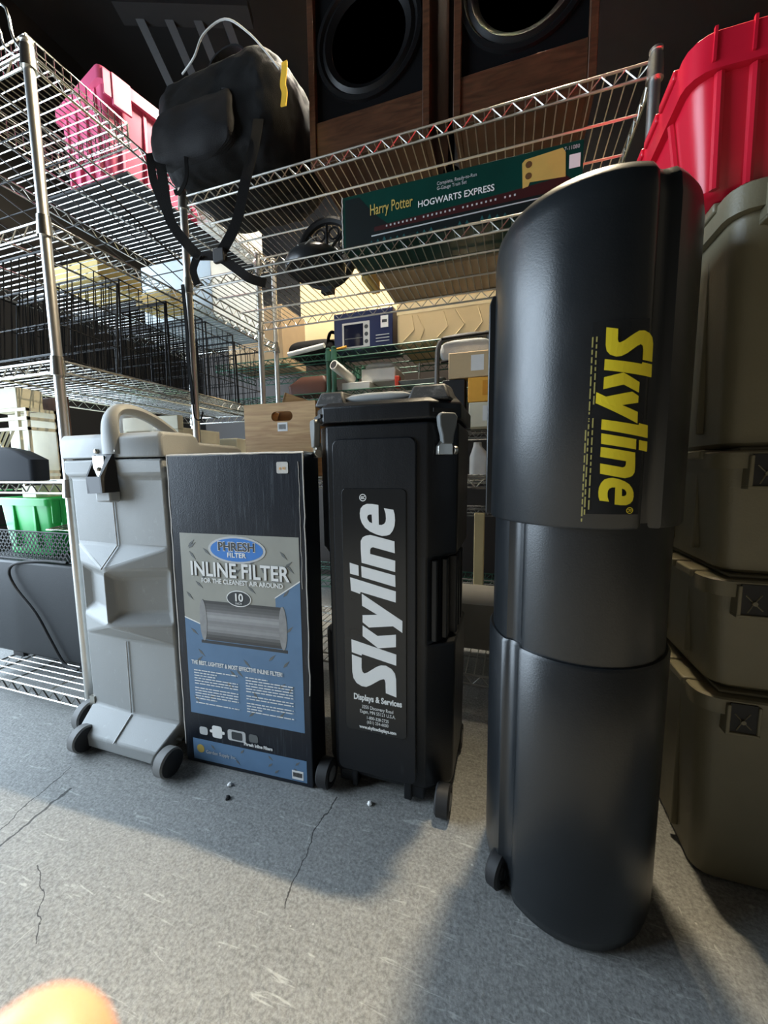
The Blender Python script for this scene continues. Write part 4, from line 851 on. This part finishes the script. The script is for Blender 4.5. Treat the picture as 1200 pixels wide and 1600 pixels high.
# lower deck .775
t = thing('milk_crate', 'cream lattice milk crate on the lower left shelf at the picture edge', 'crate', (-1.70, .95, .777))
CX0, CX1, CY_, CYB = -1.85, -1.585, .905, 1.0
mb = MB().box(CX0, CX1, CY_, CYB, .777, .789)
for z in (.80, .95, .985, 1.015): mb.box(CX0, CX1, CY_-.004, CY_+.006, z, z+.011).box(CX1-.01, CX1, CY_, CYB, z, z+.011)
for x in (CX0, CX1-.06, CX1-.012): mb.box(x, x+.012, CY_-.002, CY_+.008, .777, 1.026)
mb.box(CX0, CX1, CYB-.008, CYB, .777, 1.026).box(CX1-.012, CX1, CYB-.012, CYB, .777, 1.026)
obj('frame', mb, creamp, t); mb = MB()
for k in range(-5, 12):
    for s_ in (1, -1):
        xa = CX0+k*.028; xb = xa+.13*s_
        if all(CX0 <= p <= CX1-.055 for p in (xa, xb)): mb.tube([(xa, CY_, .80), (xb, CY_, .955)], .0042, 5)
obj('lattice', mb, creamp, t)['kind'] = 'stuff'
sbox('cream_carton', 'cream carton standing on the milk crate at the left picture edge', creamp, -1.85, -1.64, .91, .99, 1.027, 1.10, 'carton')
sbox('plywood_panel', 'brown wood panel upright on the lower left shelf beside the post', brownpanel, -1.83, -1.555, 1.01, 1.025, .777, 1.08, 'panel')
tag(obj('foam_case', MB().loft([rr(-1.63, .862, .17, .028, .025, .777, 5), rr(-1.63, .862, .172, .029, .025, .845, 5), rr(-1.66, .862, .12, .026, .02, .875, 5), rr(-1.67, .862, .06, .018, .015, .888, 5)]), mat('dark_case', (.006, .009, .015), .7, 0, .1, 20, 0, 1, .2), loc=(-1.63, .862, .777)), 'low dark blue-black pouch in front of the milk crate', 'pouch')
tag(obj('laptop', MB(Matrix.Translation((-1.53, 1.08, .778))).box(-.02, .10, -.04, .14, 0, .012), mat('laptop_grey', (.3, .31, .32), .4, .5), bevel=.003, loc=(-1.5, .95, .777)), 'thin grey slab on the lower left shelf beside the corner post', 'slab')
sbox('white_crate', 'cream plastic crate behind the handle of the grey case', creamp, -1.72, -1.40, 1.36, 1.62, .777, 1.0, 'crate')
sbox('white_crate', 'cream plastic crate at the far end of the lower left shelf', creamp, -1.72, -1.33, 1.66, 1.95, .777, .97, 'crate')
t = thing('black_monitor', 'dark opening of a cream appliance behind the grey case handle', 'appliance', (-1.56, 1.33, .777)); t['label'] = 'cream appliance with dark openings behind the grey case'
obj('shell', MB().box(-1.68, -1.36, 1.325, 1.355, .777, .83).box(-1.68, -1.36, 1.325, 1.355, .985, 1.045).box(-1.68, -1.66, 1.325, 1.355, .83, .985).box(-1.52, -1.49, 1.325, 1.355, .83, .985).box(-1.38, -1.36, 1.325, 1.355, .83, .985), creamp, t, .003)
obj('opening', MB().box(-1.66, -1.38, 1.345, 1.354, .83, .985), rubber, t)
t.name = 'cream_appliance'; ORG[t.name] = ORG.get('black_monitor', Vector((-1.56, 1.33, .777)))
tag(obj('clear_dome', MB().disc_stack((-1.33, 1.1, .777), (0, 0, 1), [(0, .075), (.18, .075), (.235, .055), (.255, .02)], 24), mat('frosted', (.7, .7, .66), .25, 0, .05, 20, 0, 1, .5, None, 0, .35), loc=(-1.36, 1.12, .777)), 'clear domed cover behind the grey case lid', 'cover')
# bottom deck
sub = thing('speaker_box', 'large dark grey equipment box on the bottom deck of the left shelf', 'box', (-1.7, 1.2, .067))
obj('body', MB().box(-2.10, -1.475, .945, 1.45, .085, .462), mat('dark_grey_box', (.015, .018, .021), .5, 0, .1, 30, .1, 300, .35), sub, .008)
obj('rubber_foot', MB().box(-1.52, -1.485, .95, .98, .067, .085), rubber, sub); obj('rubber_foot', MB().box(-1.90, -1.84, .95, .98, .067, .085), rubber, sub); obj('rubber_foot', MB().box(-1.52, -1.485, 1.4, 1.43, .067, .085), rubber, sub)
tag(obj('cable', MB().tube(spline([(-1.55, .96, .47), (-1.68, .955, .47), (-1.80, .938, .455), (-1.835, .932, .42), (-1.80, .93, .36), (-1.70, .93, .27), (-1.63, .93, .17), (-1.57, .93, .09), (-1.50, .93, .075)], 6), .005, 7), rubber, loc=(-1.6, .93, .07)), 'black cable hanging down the front of the dark equipment box', 'cable')
t = thing('mesh_tray', 'black expanded-metal tray on top of the dark equipment box', 'tray', (-1.7, 1.1, .463))
mb = MB(); TX0_, TX1_, TY0_, TY1_, TZ0, TZ1 = -2.085, -1.475, .965, 1.36, .464, .578
for z in (TZ0+.003, TZ1): mb.tube([(TX0_, TY0_, z), (TX1_, TY0_, z), (TX1_, TY1_, z), (TX0_, TY1_, z)], .0035, 6, True)
obj('frame', mb, black_wire, t); mb = MB()
n = 27
for i in range(-5, n):
    for s in (0, 1):
        xa = TX0_+(TX1_-TX0_)*i/n; xb = xa+(TX1_-TX0_)*4.2/n
        if s: xa, xb = xb, xa
        if xa < TX0_ or xb < TX0_ or max(xa, xb) > TX1_: continue
        mb.ribbon([(xa, TY0_, TZ0), (xb, TY0_, TZ1)], .005, .0015, (1, 0, 0))
obj('mesh_side', mb, black_wire, t)['kind'] = 'stuff'
t = thing('wire_rack', 'chrome wire rack lying across the black mesh tray', 'rack', (-1.6, 1.2, .58))
mb = MB()
for k in range(8): x = -1.70+k*.030; mb.tube([(x, 1.0, .584), (x+.02, 1.34, .63)], .0022, 5)
obj('wires', mb, chrome, t); obj('frame', MB().tube([(-1.71, 1.0, .582), (-1.475, 1.0, .582), (-1.455, 1.34, .628), (-1.69, 1.34, .628)], .003, 6, True).tube([(-1.70, 1.17, .603), (-1.465, 1.17, .603)], .0025, 5), chrome, t)
X = Matrix.Translation((-2.05, 1.03, .466)); gt = box_tote('storage_tote', 'bright green tote standing in the black mesh tray', greenp, X, .315, .26, .235, .03, 'tote', 2)
sbox('cream_carton', 'cream carton resting on the green tote under the lower left shelf', creamp, -1.895, -1.81, 1.035, 1.25, .702, .76, 'carton')
tag(obj('black_strap', MB().ribbon(spline([(-1.185, 1.2182, 1.50), (-1.178, 1.218, 1.35), (-1.178, 1.218, 1.2), (-1.172, 1.218, 1.12), (-1.17, 1.218, 1.06)], 4), .014, .004, (1, 0, 0)).tube(spline([(-1.17, 1.218, 1.06), (-1.165, 1.218, 1.01), (-1.14, 1.218, 1.0), (-1.125, 1.218, 1.03)], 5), .003, 6), fabric, loc=(-1.18, 1.218, 1.5)), 'black hook strap hanging down the left upright of the back shelf', 'strap')
# pile on the back wall side: blankets and cartons behind shelf corner
sbox('brown_carton', 'brown carton seen through the wires behind the left uprights', card2, -1.73, -1.33, 2.12, 2.4, 1.458, 1.80)
sbox('storage_chest', 'tall dark brown chest against the back wall behind the green shelves', mat('dark_brown', (.018, .012, .008), .6), -2.4, .5, 2.62, 3.1, 0, 1.74, 'chest')
sbox('cream_carton', 'long cream carton on the dark chest, seen between the shelves at the rear', cardy, -1.5, -.62, 2.65, 3.05, 1.741, 2.2, 'carton')
# ------------------------------------------------------------------ floor crumbs
for i, (x, y, m, lab) in enumerate(((-.662, .735, white_ink, 'white crumb of debris on the floor in front of the printed carton'), (-.64, .70, rubber, 'black crumb of debris on the floor in front of the printed carton'), (-.30, .79, white_ink, 'white crumb on the floor under the black case'))):
    random.seed(i); tag(obj('debris', MB().disc_stack((x, y, 0), (0, 0, 1), [(0, .006), (.004, .007), (.008, .003)], 6), m, smooth=False, loc=(x, y, 0)), lab, 'debris')
# ------------------------------------------------------------------ fingertip at the lens
tip = Vector((0, 0, H))+(fwd*F+rgt*(45-600)+upv*(800-1712))*(.034/F)
fdir = (-rgt*.5-upv*.85+fwd*.05).normalized(); fdir2 = (-rgt*.35-upv*.9-fwd*.2).normalized()
fg = thing('finger', 'out-of-focus fingertip of the photographer at the lower left corner', 'finger', tip)
R0 = .0068; pts = []; rad = []
for k in range(7): a = PI/2*k/6; pts.append(tip-fdir*R0*math.cos(a)*1.05); rad.append(max(.0004, R0*math.sin(a)))
for d_, r_ in ((.006, .0072), (.013, .0071), (.020, .0069)): pts.append(tip+fdir*d_); rad.append(r_)
p = pts[-1]
for k, r_ in enumerate((.0074, .0076, .0074, .0076, .0082)): p = p+fdir2*.008; pts.append(p); rad.append(r_)
side = fdir.cross(fwd).normalized(); rings = []; nn = fdir.cross(side).normalized()
for q, r_ in zip(pts, rad): rings.append([q+(side*math.cos(2*PI*i/20)+nn*math.sin(2*PI*i/20)*.88)*r_ for i in range(20)])
obj('flesh', MB().loft(rings), skin, fg)
nn = nn if nn.dot(fwd) > 0 else -nn
rings = []
for d_, wd in ((-.003, .003), (.001, .0046), (.006, .005), (.009, .0042)): c = tip+fdir*d_+nn*.0046; rings.append([c-side*wd-nn*.0012, c+nn*.0007, c+side*wd-nn*.0012, c-nn*.002])
obj('nail', MB().loft(rings), nailm, fg)
